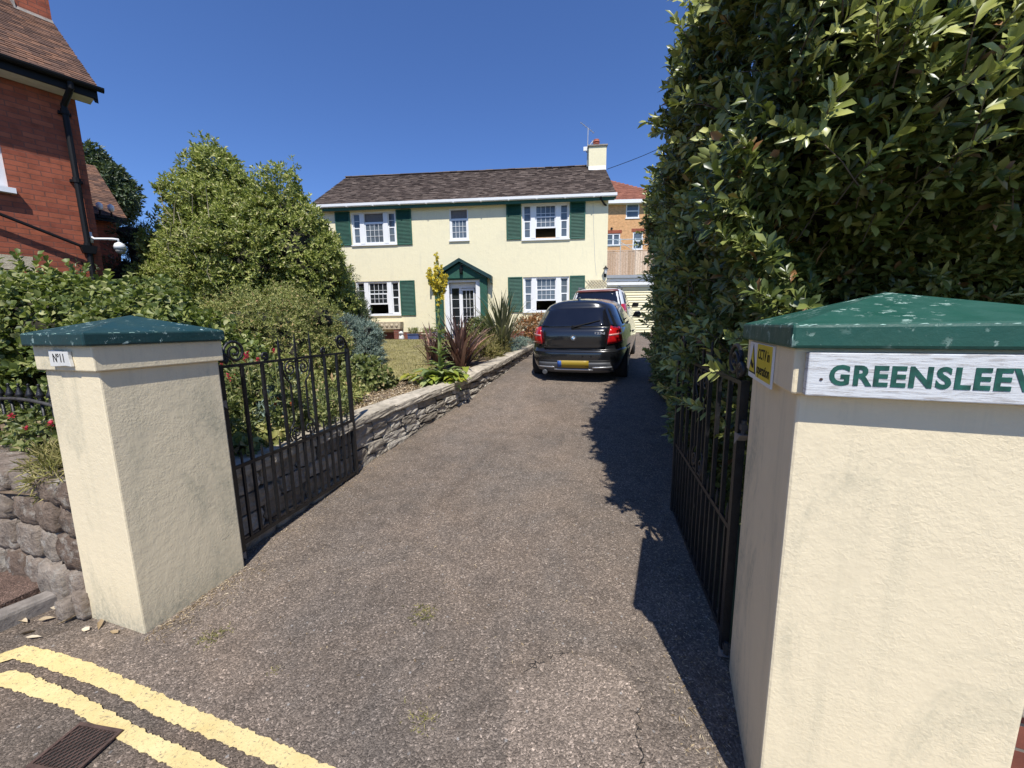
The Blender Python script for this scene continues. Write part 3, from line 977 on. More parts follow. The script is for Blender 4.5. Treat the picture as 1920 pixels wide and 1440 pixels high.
def text_mesh(txt, size, name, mat, parent, M4, bold=0.0, extrude=0.001, width=None, spacing=1.0, align='CENTER'):
    cu_ = bpy.data.curves.new("txt", 'FONT')
    cu_.body = txt
    cu_.size = size
    cu_.extrude = extrude
    cu_.offset = bold
    cu_.space_character = spacing
    cu_.align_x = align
    cu_.align_y = 'CENTER'
    cu_.resolution_u = 4
    ob = bpy.data.objects.new("txt", cu_)
    COL.objects.link(ob)
    bpy.context.view_layer.update()
    dg = bpy.context.evaluated_depsgraph_get()
    me = bpy.data.meshes.new_from_object(ob.evaluated_get(dg))
    bpy.data.objects.remove(ob)
    me.name = name
    if width:
        xs_ = [v.co.x for v in me.vertices]
        k = width / (max(xs_) - min(xs_))
        c0 = (max(xs_) + min(xs_)) / 2
        for v in me.vertices:
            v.co.x = (v.co.x - c0) * k
    me.transform(M4)
    return link_mesh(name, me, mat, parent)

def wallplane(p, xdir, ydir):
    """matrix laying text (x right, y up) on a wall at p"""
    x, y = Vector(xdir).normalized(), Vector(ydir).normalized()
    z = x.cross(y)
    m = Matrix((x, y, z)).transposed().to_4x4()
    m.translation = Vector(p)
    return m

def name_board():
    t = thing("name_board", "weathered white wooden name board with green capital letters under the pillar cap", "sign", (.495, 1.165, 0), radians(-8))
    m = MB()
    m.box(.004, .552, -.047, -.0225, 1.412, 1.522)
    m.build("board", M_['signwood'], t, bevel=.003)
    text_mesh("GREENSLEEVES", .067, "lettering", M_['letter'], t, wallplane((.262, -.0478, 1.464), (1, 0, 0), (0, 0, 1)), bold=.0024, width=.425, extrude=.0004, spacing=1.12)
    m = MB()
    m.lathe((.034, -.0475, 1.455), [(.0035, .001), (.0035, -.0012)], 10, 'y')
    m.build("screw", M_['rust'], t)
name_board()

def plaque():
    t = thing("number_plaque", "small white house number plaque on the band of the left gate pillar", "plaque", (-2.344, 1.288, 0), radians(-3.5))
    rg = random.Random(4)
    m = MB()
    P = []
    for (x0, z0, x1, z1) in ((-.283, 1.435, -.125, 1.435), (-.125, 1.435, -.13, 1.505), (-.13, 1.505, -.283, 1.512), (-.283, 1.512, -.283, 1.435)):
        for k in range(4):
            P.append((x0 + (x1 - x0) * k / 4 + rg.uniform(-.003, .003), -.036, z0 + (z1 - z0) * k / 4 + rg.uniform(-.003, .003)))
    m.prism(P, (0, .0145, 0))
    m.build("slate", M_['offwhite'], t, recalc=True, bevel=.002)
    text_mesh("N\u00ba11", .058, "lettering", M_['blackpl'], t, wallplane((-.208, -.0365, 1.472), (1, 0, 0), (0, 0, 1)), bold=.0006, width=.085, extrude=.0005)
plaque()

def cctv_sign():
    t = thing("warning_sign", "yellow camera warning sign on the inner face of the pillar with the name board", "sign", (.495, 1.165, 0), radians(-8))
    m = MB()
    m.box(-.0262, -.0212, .165, .525, 1.392, 1.525)
    m.build("panel", M_['white'], t)
    m = MB()
    m.box(-.0275, -.0264, .175, .385, 1.405, 1.522)
    m.build("yellow_panel", M_['signyellow'], t)
    X = -.0274
    # triangle with a camera at the far end (y larger = further back = left as read)
    m = MB()
    m.prism([(X, .515, 1.410), (X, .398, 1.410), (X, .456, 1.517)], (.001, 0, 0))
    m.build("triangle_border", M_['blackpl'], t, recalc=True)
    m = MB()
    m.prism([(X - .001, .500, 1.416), (X - .001, .412, 1.416), (X - .001, .456, 1.503)], (.001, 0, 0))
    m.build("triangle", M_['signyellow'], t, recalc=True)
    m = MB()
    m.prism([(X - .002, .482, 1.444), (X - .002, .448, 1.430), (X - .002, .441, 1.446), (X - .002, .475, 1.461)], (.001, 0, 0))
    m.prism([(X - .002, .441, 1.430), (X - .002, .432, 1.430), (X - .002, .432, 1.448), (X - .002, .441, 1.446)], (.001, 0, 0))
    m.build("camera_symbol", M_['blackpl'], t, recalc=True)
    for txt, z, w in (("CCTV in", 1.487, .165), ("operation", 1.435, .185)):
        text_mesh(txt, .05, "lettering", M_['blackpl'], t, wallplane((-.0281, .281, z), (0, -1, 0), (0, 0, 1)), bold=.0006, width=w, extrude=.0003)
cctv_sign()

def side_wall():
    t = thing("brick_wall", "low red brick boundary wall running right from the name board pillar", "wall", (.495, 1.165, 0), radians(-8))
    m = MB()
    m.box(.535, 6, .10, .34, -.05, .56)
    m.build("brickwork", M_['brickdark'], t)
    m = MB()
    for i in range(12):
        m.box(.536 + i * .45, .98 + i * .45, .07, .37, .563, .62)
    m.build("coping", M_['coping'], t, bevel=.008)
side_wall()

# ------------------------------------------------------------------ iron gates
def spiral(c, r0, r1, a0, turns, n=26):
    """points in the gate plane (s along, z up)"""
    return [(c[0] + (r0 + (r1 - r0) * i / n) * cos(a0 + turns * 2 * pi * i / n), c[1] + (r0 + (r1 - r0) * i / n) * sin(a0 + turns * 2 * pi * i / n)) for i in range(n + 1)]

def make_gate(label, loc, rz, flip, iron):
    t = thing("iron_gate", label, "gate", loc, rz, "pair of open iron gates")
    def P(s, z, off=0): return (off * flip, s, z)
    def sq(mb, s, z0, z1, h, off=0):
        mb.box(off - h, off + h, s - h, s + h, z0, z1)
    m = MB()
    sq(m, .0, .10, 1.375, .017)
    sq(m, 1.33, .13, 1.40, .016)
    m.box(-.006, .006, .017, 1.317, .135, .165)
    m.box(-.006, .006, .017, 1.317, .672, .696)
    m.box(-.006, .006, .017, 1.317, 1.352, 1.370)
    m.build("frame", iron, t)
    tall = {3: 1.535, 4: 1.56, 5: 1.57}
    ss = [.166 * i for i in range(1, 8)]
    for i, s in enumerate(ss, 1):
        m = MB()
        top = tall.get(i, 1.3515)
        for a, b in ((.1655, .6715), (.6965, 1.3515)):
            sq(m, s, a, b, .0095)
        if i in tall:
            m.tube([P(s, 1.3705), P(s, top - .06), P(s, top)], [.010, .009, .002], 6)
        m.build("bar", iron, t)
    for i in range(8):
        s = .083 + .166 * i
        m = MB()
        sq(m, s, .1655, .6715, .008)
        m.tube([P(s, .6965), P(s, .70), P(s, .745), P(s, .79)], [.006, .008, .009, .0015], 6)
        m.build("dog_bar", iron, t)
    def scroll(pts, r=.0062):
        r *= 1.25
        m = MB()
        m.tube([P(*p) for p in pts], r, 6)
        m.build("scroll", iron, t, smooth=True)
    # big end scrolls standing on the top rail
    scroll([(.02, 1.40), (.045, 1.45)] + spiral((.125, 1.448), .08, .012, pi, -1.9), .0075)
    scroll(spiral((.035, 1.415), .035, .008, -1.2, 1.5), .010)
    scroll([(1.33, 1.41), (1.315, 1.46)] + spiral((1.245, 1.452), .07, .012, 0.1, 1.9), .0075)
    scroll([(1.33, 1.40), (1.33, 1.45), (1.29, 1.50), (1.24, 1.525), (1.19, 1.51), (1.175, 1.47)], .008)
    for s, d in ((.36, 1), (.99, -1)):
        scroll(spiral((s, 1.402), .032, .008, -pi / 2, 1.6 * d), .007)
    # heart scrolls under the top rail, either side of the middle bar, and their drop rods
    mid = ss[3]
    for d in (-1, 1):
        scroll([(mid + d * .145, 1.345), (mid + d * .15, 1.29), (mid + d * .125, 1.215), (mid + d * .083, 1.17)], .006)
        scroll([(mid + d * .01, 1.345)] + [(mid + d * (q[0]), q[1]) for q in spiral((.072, 1.285), .062, .010, 2.2, -1.55)], .0058)
        m = MB(); sq(m, mid + d * .083, .86, 1.17, .006); m.build("drop_rod", iron, t)
        scroll([(mid + d * .083, .86), (mid + d * .12, .82), (mid + d * .145, .76), (mid + d * .12, .71)], .0058)
        scroll([(mid + d * .01, .70)] + [(mid + d * q[0], q[1]) for q in spiral((.068, .765), .058, .010, -2.2, 1.55)], .0058)
    for z in (1.18, .125):
        m = MB()
        m.lathe((0, -.035, z - .03), [(.010, 0), (.010, .06)], 8)
        m.box(-.012, .012, -.045, -.018, z - .012, z + .012)
        m.build("hinge", M_['iron_dust'], t)
        m = MB()
        m.prism([(-.018, -.052, z - .032), (-.018, .012, z - .032), (-.018, .012, z - .09)], (.036, 0, 0))
        m.build("hinge_bracket", M_['kerb'], t, recalc=True)
    m = MB()
    m.tube([P(1.352, .28), P(1.352, .64)], .008, 6)
    m.tube([P(1.352, .28), P(1.352, .20)], .012, 6)
    m.build("drop_bolt", iron, t)
    return t
make_gate("open black wrought iron gate hinged to the pillar with the house number", (-2.390, 1.905, 0), radians(2.5), 1, M_['iron'])
make_gate("open black wrought iron gate in the hedge's shade beside the name board pillar", (.565, 1.80, -.02), radians(1.2), -1, M_['iron'])

# ------------------------------------------------------------------ spear railing behind the rubble wall
def railing():
    t = thing("spear_railing", "black spear topped railing with a swept top rail behind the rubble wall", "railing", (-4.2, 2.05, .62))
    m = MB()
    pts = []
    for i in range(25):
        x = .25 - i * .13
        ph = (i % 12) / 12.0
        pts.append((x, -.0, .36 + .085 * (1 - sin(pi * ph)) * 1.0))
    pts = [(.3 - i * .1, 0, .325 + .11 * abs(cos(pi * (i / 16.0 + .45)))) for i in range(34)]
    m.tube(pts, .014, 8)
    m.tube([(.3, 0, .06), (-3.0, 0, .06)], .011, 6)
    m.build("rail", M_['iron_dust'], t, smooth=True)
    for i in range(24):
        x = .22 - i * .125
        m = MB()
        m.tube([(x, .02, -.05), (x, .02, .40)], .011, 6)
        m.lathe((x, .02, .40), [(.011, 0), (.019, .006), (.019, .018), (.013, .022), (.019, .028), (.019, .040), (.012, .046), (.030, .060), (.024, .078), (.012, .115), (.006, .140), (.011, .148), (.009, .158), (.001, .162)], 10)
        m.build("spear", M_['iron'], t, smooth=True)
railing()

# ------------------------------------------------------------------ building helpers
def holed_wall(m, s0, s1, z0, z1, y, holes, depth):
    """front face of a wall in the plane y (facing -y) with openings and their reveals"""
    xs_ = sorted({s0, s1, *[h[0] for h in holes], *[h[1] for h in holes]})
    zs = sorted({z0, z1, *[h[2] for h in holes], *[h[3] for h in holes]})
    for a, b in zip(xs_[:-1], xs_[1:]):
        for c, d in zip(zs[:-1], zs[1:]):
            mx, mz = (a + b) / 2, (c + d) / 2
            if any(h[0] < mx < h[1] and h[2] < mz < h[3] for h in holes):
                continue
            m.quad((a, y, c), (b, y, c), (b, y, d), (a, y, d))
    for (a, b, c, d) in holes:
        m.quad((a, y, c), (a, y + depth, c), (b, y + depth, c), (b, y, c))
        m.quad((a, y, d), (b, y, d), (b, y + depth, d), (a, y + depth, d))
        m.quad((a, y, c), (a, y, d), (a, y + depth, d), (a, y + depth, c))
        m.quad((b, y, c), (b, y + depth, c), (b, y + depth, d), (b, y, d))

def tiled_slope(o, along, up, length, slope, tw, ex, seed, jit=.004, thick=.014, trim=None):
    """a roof slope of lapped tiles, every tile its own little slab. o: eaves corner"""
    rg = np.random.default_rng(seed)
    o, al, up = Vector(o), Vector(along).normalized(), Vector(up).normalized()
    nrm = al.cross(up).normalized()
    if nrm.z < 0:
        nrm = -nrm
    m = MB()
    rows = int(math.ceil(slope / ex))
    for r in range(rows):
        u0_, u1_ = r * ex, min((r + 1) * ex + .03, slope)
        off = (r % 2) * tw / 2 + rg.uniform(-.01, .01)
        a = -off
        while a < length - .001:
            x0, x1 = max(0, a), min(length, a + tw - .003)
            a += tw
            if x1 - x0 < .01:
                continue
            if trim:
                l0, l1 = trim(u0_)
                x0, x1 = max(x0, l0), min(x1, l1)
                if x1 - x0 < .01:
                    continue
            h = thick + rg.uniform(-jit, jit)
            d = rg.uniform(-.005, .005)
            p = [o + al * x0 + up * (u0_ + d) + nrm * h, o + al * x1 + up * (u0_ + d) + nrm * (h + rg.uniform(-.002, .002)), o + al * x1 + up * u1_ + nrm * .003, o + al * x0 + up * u1_ + nrm * .003]
            q = [o + al * x0 + up * (u0_ + d), o + al * x1 + up * (u0_ + d)]
            m.add(p + q, [(0, 1, 2, 3), (4, 5, 1, 0)])
    return m

# ------------------------------------------------------------------ cream house
HA = radians(9.3)
HO = Vector((-5.64, 14.79, 0.0))
HZ0 = 1.08
def house():
    H = thing("house", "cream rendered two storey house with green shutters and brown tiled roof", "house", HO, HA)
    s0, s1, zt = -5.72, 5.62, 6.16
    wins = [(-4.42, -2.60, 4.84, 6.10), (-.46, .29, 4.90, 6.10), (2.38, 4.17, 4.84, 6.16), (-4.42, -2.60, 2.08, 3.43), (2.40, 4.19, 2.11, 3.45)]
    door = (-.72, .70, 1.12, 3.40)
    m = MB()
    holed_wall(m, s0, s1, 1.38, zt, 0, wins + [(door[0], door[1], 1.38, door[3])], .10)
    m.quad((s1, 0, .9), (s1, 6, .9), (s1, 6, 8.25), (s1, 3.0, 8.32), (s1, 0, zt))
    m.quad((s0, 6, .9), (s0, 0, .9), (s0, 0, zt), (s0, 3.0, 8.32), (s0, 6, 8.25))
    m.quad((s1, 6, .9), (s0, 6, .9), (s0, 6, zt), (s1, 6, zt))
    m.build("wall", M_['house'], H)
    m = MB()
    m.quad((s0, .1, 1.2), (s1, .1, 1.2), (s1, 5.9, 1.2), (s0, 5.9, 1.2))
    m.quad((s0, .1, 3.8), (s1, .1, 3.8), (s1, 5.9, 3.8), (s0, 5.9, 3.8))
    m.build("floor", M_['curtain'], H)
    m = MB()
    for a, b in ((s0 - .004, door[0] - .12), (door[1] + .12, s1 + .004)):
        m.box(a, b, -.012, .05, .9, 1.38)
    m.build("plinth", M_['brickdark'], H)
    # roof
    ev, rz = 6.30, 8.50
    sl = sqrt(3.28 ** 2 + (rz - ev) ** 2)
    up = Vector((0, 3.28, rz - ev)).normalized()
    a0, a1 = -5.98, 5.86
    m = tiled_slope((a0, -.28, ev), (1, 0, 0), up, a1 - a0, sl, .20, .125, 3, .010, .022)
    m.quad((a0, -.27, ev - .02), (a1, -.27, ev - .02), (a1, 3.0, rz - .02), (a0, 3.0, rz - .02))
    m.quad((a1, 3.0, rz), (a0, 3.0, rz), (a0, 6.45, ev), (a1, 6.45, ev))
    roof = m.build("roof", M_['roofbrown'], H)
    rg = random.Random(6)
    m = MB()
    x = a0
    while x < 5.12:
        L = min(.33, 5.14 - x)
        pts = [(x, 3.0 + .10 * cos(t), rz + .005 + .055 * sin(t) + rg.uniform(-.006, .006)) for t in (pi, 2.4, pi / 2, .75, 0)]
        m.prism(pts, (L - .008, 0, 0))
        x += L
    m.build("ridge", M_['roofbrown'], roof, recalc=True)
    for sx in (a0 + .01, a1 - .05):
        m = MB()
        m.prism([(sx, -.27, ev - .03), (sx, 3.0, rz - .03), (sx, 3.0, rz - .19), (sx, -.24, ev - .16)], (.04, 0, 0))
        m.build("verge_board", M_['green'], H, recalc=True)
    m = MB()
    m.box(a0 + .1, a1 - .06, -.23, -.20, 6.11, 6.272)
    m.build("fascia", M_['green'], H)
    m = MB()
    m.box(a0 + .1, a1 - .06, -.198, -.003, 6.165, 6.185)
    m.build("soffit", M_['offwhite'], H)
    m = MB()
    n = 8
    prof = [(-.341, 6.335), (-.337, 6.245), (-.318, 6.222), (-.245, 6.222), (-.232, 6.24), (-.232, 6.335)]
    m.prism([(a0 - .02, y, z) for y, z in prof], (a1 - a0 + .04, 0, 0))
    for i in range(11):
        x = a0 + .5 + i * 1.05
        m.box(x, x + .05, -.346, -.231, 6.212, 6.2215)
    m.build("gutter", M_['white'], H, recalc=True)
    m = MB()
    m.tube([(5.3, -.28, 6.24), (5.3, -.24, 6.16), (5.45, -.10, 6.02), (5.6, .10, 5.98)], .034, 8)
    m.build("downpipe", M_['blackpl'], H, smooth=True)
    # chimney
    m = MB()
    m.box(5.14, 5.88, 2.5, 3.05, 7.6, 9.10)
    ch = m.build("chimney", M_['house'], H)
    m = MB()
    m.box(5.09, 5.93, 2.45, 3.10, 9.102, 9.165)
    m.build("chimney_cap", M_['kerb'], ch, bevel=.01)
    m = MB()
    m.lathe((5.48, 2.78, 9.163), [(.15, 0), (.15, .05), (.12, .06), (.12, .10), (.15, .11), (.15, .14), (.12, .15), (.12, .19), (.15, .20), (.15, .23), (.12, .24), (.12, .28), (.13, .30), (.02, .34)], 16)
    m.build("chimney_pot", M_['terracotta'], ch, smooth=True)
    m = MB()
    zz = lambda y: ev + (y + .28) * (rz - ev) / 3.28
    m.prism([(5.13, 2.44, zz(2.44) + .01), (5.13, 2.495, zz(2.495) + .16), (5.86, 2.495, zz(2.495) + .16), (5.86, 2.44, zz(2.44) + .01)], (0, .004, .002))
    m.build("flashing", M_['offwhite'], ch, recalc=True)

    # windows
    def window(b, opened, narrow=False, dark=False, vb=4):
        a0_, a1_, z0, z1 = b
        y = .07
        fr, gl = MB(), MB()
        def bar(x0, x1, zz0, zz1, d0=0.0, d1=.05):
            fr.box(x0, x1, y - .03 + d0, y + d1, zz0, zz1)
        def sash(x0, x1, zz0, zz1, cols, rows, w=.045, back=0.0, lastrow=None):
            """frame + glazing bars, pane 12 mm behind"""
            yy0, yy1 = y - .005 + back, y + .035 + back
            fr.box(x0, x1, yy0, yy1, zz0, zz0 + w)
            fr.box(x0, x1, yy0, yy1, zz1 - w * .8, zz1)
            fr.box(x0, x0 + w * .8, yy0, yy1, zz0 + w, zz1 - w * .8)
            fr.box(x1 - w * .8, x1, yy0, yy1, zz0 + w, zz1 - w * .8)
            ax0, ax1, az0, az1 = x0 + w * .8, x1 - w * .8, zz0 + w, zz1 - w * .8
            for i in range(1, cols):
                x = ax0 + (ax1 - ax0) * i / cols
                fr.box(x - .0065, x + .0065, yy0 + .004, yy1 - .008, az0, az1)
            for i in range(1, rows):
                z = az0 + (az1 - az0) * i / rows
                for c in range(cols):
                    xa = ax0 + (ax1 - ax0) * c / cols + (.0065 if c else 0)
                    xb = ax0 + (ax1 - ax0) * (c + 1) / cols - (.0065 if c < cols - 1 else 0)
                    fr.box(xa, xb, yy0 + .004, yy1 - .008, z - .0065, z + .0065)
            gl.quad((ax0, yy0 + .02, az0), (ax1, yy0 + .02, az0), (ax1, yy0 + .02, az1), (ax0, yy0 + .02, az1))
        f = .055
        bar(a0_, a1_, z0, z0 + .06)
        bar(a0_, a1_, z1 - f, z1)
        bar(a0_, a0_ + f, z0 + .06, z1 - f)
        bar(a1_ - f, a1_, z0 + .06, z1 - f)
        zb, ztp = z0 + .06, z1 - f
        zm = (zb + ztp) / 2 + .03
        if narrow:
            cells = [(a0_ + f, a1_ - f, True)]
        else:
            wd = a1_ - a0_
            c0, c1 = a0_ + wd * .285, a1_ - wd * .285
            q0, q1 = a0_ + wd * .185, a1_ - wd * .185
            bar(q0, c0, zb, ztp, -.012)
            bar(c1, q1, zb, ztp, -.012)
            cells = [(a0_ + f, q0, False), (c0, c1, True), (q1, a1_ - f, False)]
        for x0, x1, mid in cells:
            if not mid:
                sash(x0, x1, zm - .02, ztp, 1, 2, .035, .02)
                sash(x0, x1, zb, zm + .01, 1, 2, .05, -.01)
            elif opened == 'bottom':
                h = (ztp - zb)
                sash(x0, x1, zm - .02, ztp, vb, 2, .04, .02)
                sash(x0, x1, zb + h * .30, zb + h * .30 + h * .36, vb, 2 if not narrow else 2, .055, -.012)
            elif opened == 'top':
                h = (ztp - zb)
                sash(x0, x1, zb, zb + h * .68, vb, 3, .055, -.012)
                fr.box(x0, x1, y + .018, y + .055, zb + h * .68, zb + h * .72)
        w = fr.build("window", M_['white'], H)
        gl.build("pane", M_['panedark'] if dark else M_['pane'], w)
        m = MB()
        m.box(a0_ - .03, a1_ + .03, -.06, y - .031, z0 - .035, z0)
        m.build("sill", M_['white'], w)
        if opened == 'top':
            m = MB()
            m.quad((cells[len(cells) // 2][0], y + .06, zb), (cells[len(cells) // 2][1], y + .06, zb), (cells[len(cells) // 2][1], y + .06, ztp), (cells[len(cells) // 2][0], y + .06, ztp))
            m.build("blind", M_['curtain'], w)
        else:
            # half-drawn net curtains inside the side lights
            m = MB()
            for x0, x1, mid in cells:
                if not mid:
                    k = 6
                    for i in range(k):
                        xa, xb = x0 + (x1 - x0) * i / k, x0 + (x1 - x0) * (i + 1) / k
                        m.quad((xa, y + .12 + .02 * (i % 2), zb), (xb, y + .12 + .02 * ((i + 1) % 2), zb), (xb, y + .12 + .02 * ((i + 1) % 2), ztp), (xa, y + .12 + .02 * (i % 2), ztp))
            m.build("curtain", M_['offwhite'], w)
        return w
    window(wins[0], 'top')
    window(wins[1], 'top', True)
    window(wins[2], 'bottom')
    window(wins[3], 'bottom', dark=True)
    window(wins[4], 'bottom')
    def shutter(x0, x1, z0, z1):
        m = MB()
        f = .05
        y0, y1 = -.042, -.002
        m.box(x0, x0 + f, y0, y1, z0, z1)
        m.box(x1 - f, x1, y0, y1, z0, z1)
        m.box(x0 + f, x1 - f, y0, y1, z0, z0 + f)
        m.box(x0 + f, x1 - f, y0, y1, z1 - f, z1)
        n = 24
        h = (z1 - z0 - 2 * f) / n
        for i in range(n):
            z = z0 + f + i * h
            m.quad((x0 + f, y0 + .006, z), (x1 - f, y0 + .006, z), (x1 - f, y1 - .004, z + h * 1.05), (x0 + f, y1 - .004, z + h * 1.05))
            m.quad((x0 + f, y1 - .003, z), (x1 - f, y1 - .003, z), (x1 - f, y0 + .006, z), (x0 + f, y0 + .006, z))
        m.build("shutter", M_['green'], H)
    for b in ((-5.06, -4.45, 4.84, 6.12), (-2.57, -1.96, 4.80, 6.12), (1.77, 2.35, 4.87, 6.16), (4.19, 4.77, 4.82, 6.16), (-5.06, -4.45, 2.06, 3.43), (-2.57, -1.96, 2.05, 3.43), (1.80, 2.37, 2.11, 3.46), (4.21, 4.79, 2.11, 3.46)):
        shutter(*b)
    # porch
    pils = []
    for a, b in ((-1.12, -.80), (.70, .99)):
        po = MB()
        pils.append(po)
        po.box(a, b, -.16, -.002, 1.0, 3.44)
        for k in range(4):
            x = a + .045 + k * (b - a - .09) / 3
            po.box(x - .018, x + .018, -.175, -.161, 1.1, 3.36)
    m = MB()
    m.box(-1.13, 1.0, -.18, -.005, 3.441, 3.449)
    porch = m.build("porch", M_['green'], H)
    for po in pils:
        po.build("pilaster", M_['green'], porch)
    m = MB()
    m.prism([(-1.05, -.20, 3.45), (.93, -.20, 3.45), (-.06, -.20, 4.02)], (0, .195, 0))
    m.build("pediment", M_['green'], porch, recalc=True)
    m = MB()
    for sgn, x in ((-1, -1.31), (1, 1.20)):
        ax = -.055
        p = [(ax, -.36, 4.19), (ax, -.36, 4.06), (x, -.36, 3.34), (x, -.36, 3.50)]
        m.prism(p, (0, .355, 0))
        m.box(min(x, x - sgn * .06), max(x, x - sgn * .06), -.34, -.004, 3.22, 3.345)
    m.build("porch_roof", M_['darkgreen'], porch, recalc=True)
    m = MB()
    m.box(-.79, .695, -.17, -.01, 3.415, 3.448)
    m.build("lintel", M_['green'], porch)
    m = MB()
    m.box(-.05, .05, -.235, -.205, 3.60, 3.95)
    m.lathe((0, -.30, 3.74), [(.02, -.14), (.06, -.10), (.075, .06), (.02, .09)], 10)
    m.tube([(0, -.22, 3.90), (0, -.30, 3.93), (0, -.30, 3.83)], .012, 6)
    m.build("porch_lamp", M_['blackpl'], porch)
    m = MB()
    m.box(-.74, -.56, -.05, .06, 1.05, 3.40)
    m.box(.52, .70, -.05, .06, 1.05, 3.40)
    m.box(-.56, .52, -.05, .06, 3.31, 3.40)
    m.box(-.56, .52, .16, .22, 3.10, 3.31)
    m.box(-.56, -.50, .16, .22, 1.05, 3.10)
    m.box(.46, .52, .16, .22, 1.05, 3.10)
    m.box(-.20, -.105, .16, .22, 1.05, 3.10)
    m.box(-.10, -.055, .14, .20, 1.12, 3.08)
    m.box(.381, .43, .14, .20, 1.12, 3.08)
    m.box(-.055, .38, .14, .20, 3.0, 3.08)
    m.box(-.055, .38, .14, .20, 1.12, 1.3)
    for i in (1, 2):
        x = -.055 + .435 * i / 3
        m.box(x - .007, x + .007, .15, .19, 1.3, 3.0)
    for i in range(1, 5):
        z = 1.3 + 1.7 * i / 5
        for k in range(3):
            m.box(-.055 + .435 * k / 3 + (.007 if k else 0), -.055 + .435 * (k + 1) / 3 - (.007 if k < 2 else 0), .15, .19, z - .007, z + .007)
        m.box(-.50, -.20, .17, .20, z - .007, z + .007)
    d = m.build("door", M_['white'], H)
    m = MB()
    m.quad((-.055, .172, 1.3), (.38, .172, 1.3), (.38, .172, 3.0), (-.055, .172, 3.0))
    m.quad((-.50, .19, 1.05), (-.20, .19, 1.05), (-.20, .19, 3.1), (-.50, .19, 3.1))
    m.build("pane", M_['panedark'], d)
    m = MB()
    m.tube([(-.04, .13, 2.05), (-.04, .10, 2.05), (-.04, .10, 2.2), (-.04, .13, 2.2)], .012, 6)
    m.build("handle", M_['silver'], d)
    m = MB()
    for x in (.495, .50):
        pass
    m.tube([(.56, -.06, 2.30), (.56, -.10, 2.30), (.56, -.10, 1.5), (.56, -.06, 1.5)], .016, 8)
    m.build("grab_rail", M_['white'], H)
    # hairline crack / cable down the wall at the right
    m = MB()
    m.tube([(5.05, -.006, 6.1), (5.10, -.006, 5.0), (5.16, -.006, 4.0), (5.22, -.006, 3.45)], .006, 5)
    m.build("cable", M_['grey'], H)
    # three cast stone troughs standing on the plinth ledge
    rg = random.Random(2)
    for x0, x1, lab in ((-3.86, -2.50, "long cast stone trough under the lower window left of the door"), (2.45, 3.9, "long cast stone trough under the lower window right of the door")):
        t = thing("stone_trough", lab, "planter", HO + Vector((cos(HA) * (x0 + x1) / 2, sin(HA) * (x0 + x1) / 2, 0)), HA, "troughs against the house")
        w = (x1 - x0) / 2
        m = MB()
        m.prism([(-w, -.36, 1.80), (-w + .05, -.32, 1.50), (w - .05, -.32, 1.50), (w, -.36, 1.80)], (0, .34, 0))
        for i in range(6):
            xx = -w + .18 + i * (2 * w - .36) / 5
            m.lathe((xx, -.352, 1.66), [(.07, .0), (.05, -.012), (.02, -.02)], 8, 'y')
        m.build("basin", M_['trough'], t, recalc=True, bevel=.01)
        m = MB()
        for i in (-1, 1):
            m.box(i * w * .7 - .12, i * w * .7 + .12, -.30, -.05, 1.0, 1.498)
        m.build("pedestal", M_['brickdark'], t)
    return H
house()

def house_pt(s, y, z):
    return HO + Vector((cos(HA) * s - sin(HA) * y, sin(HA) * s + cos(HA) * y, z))

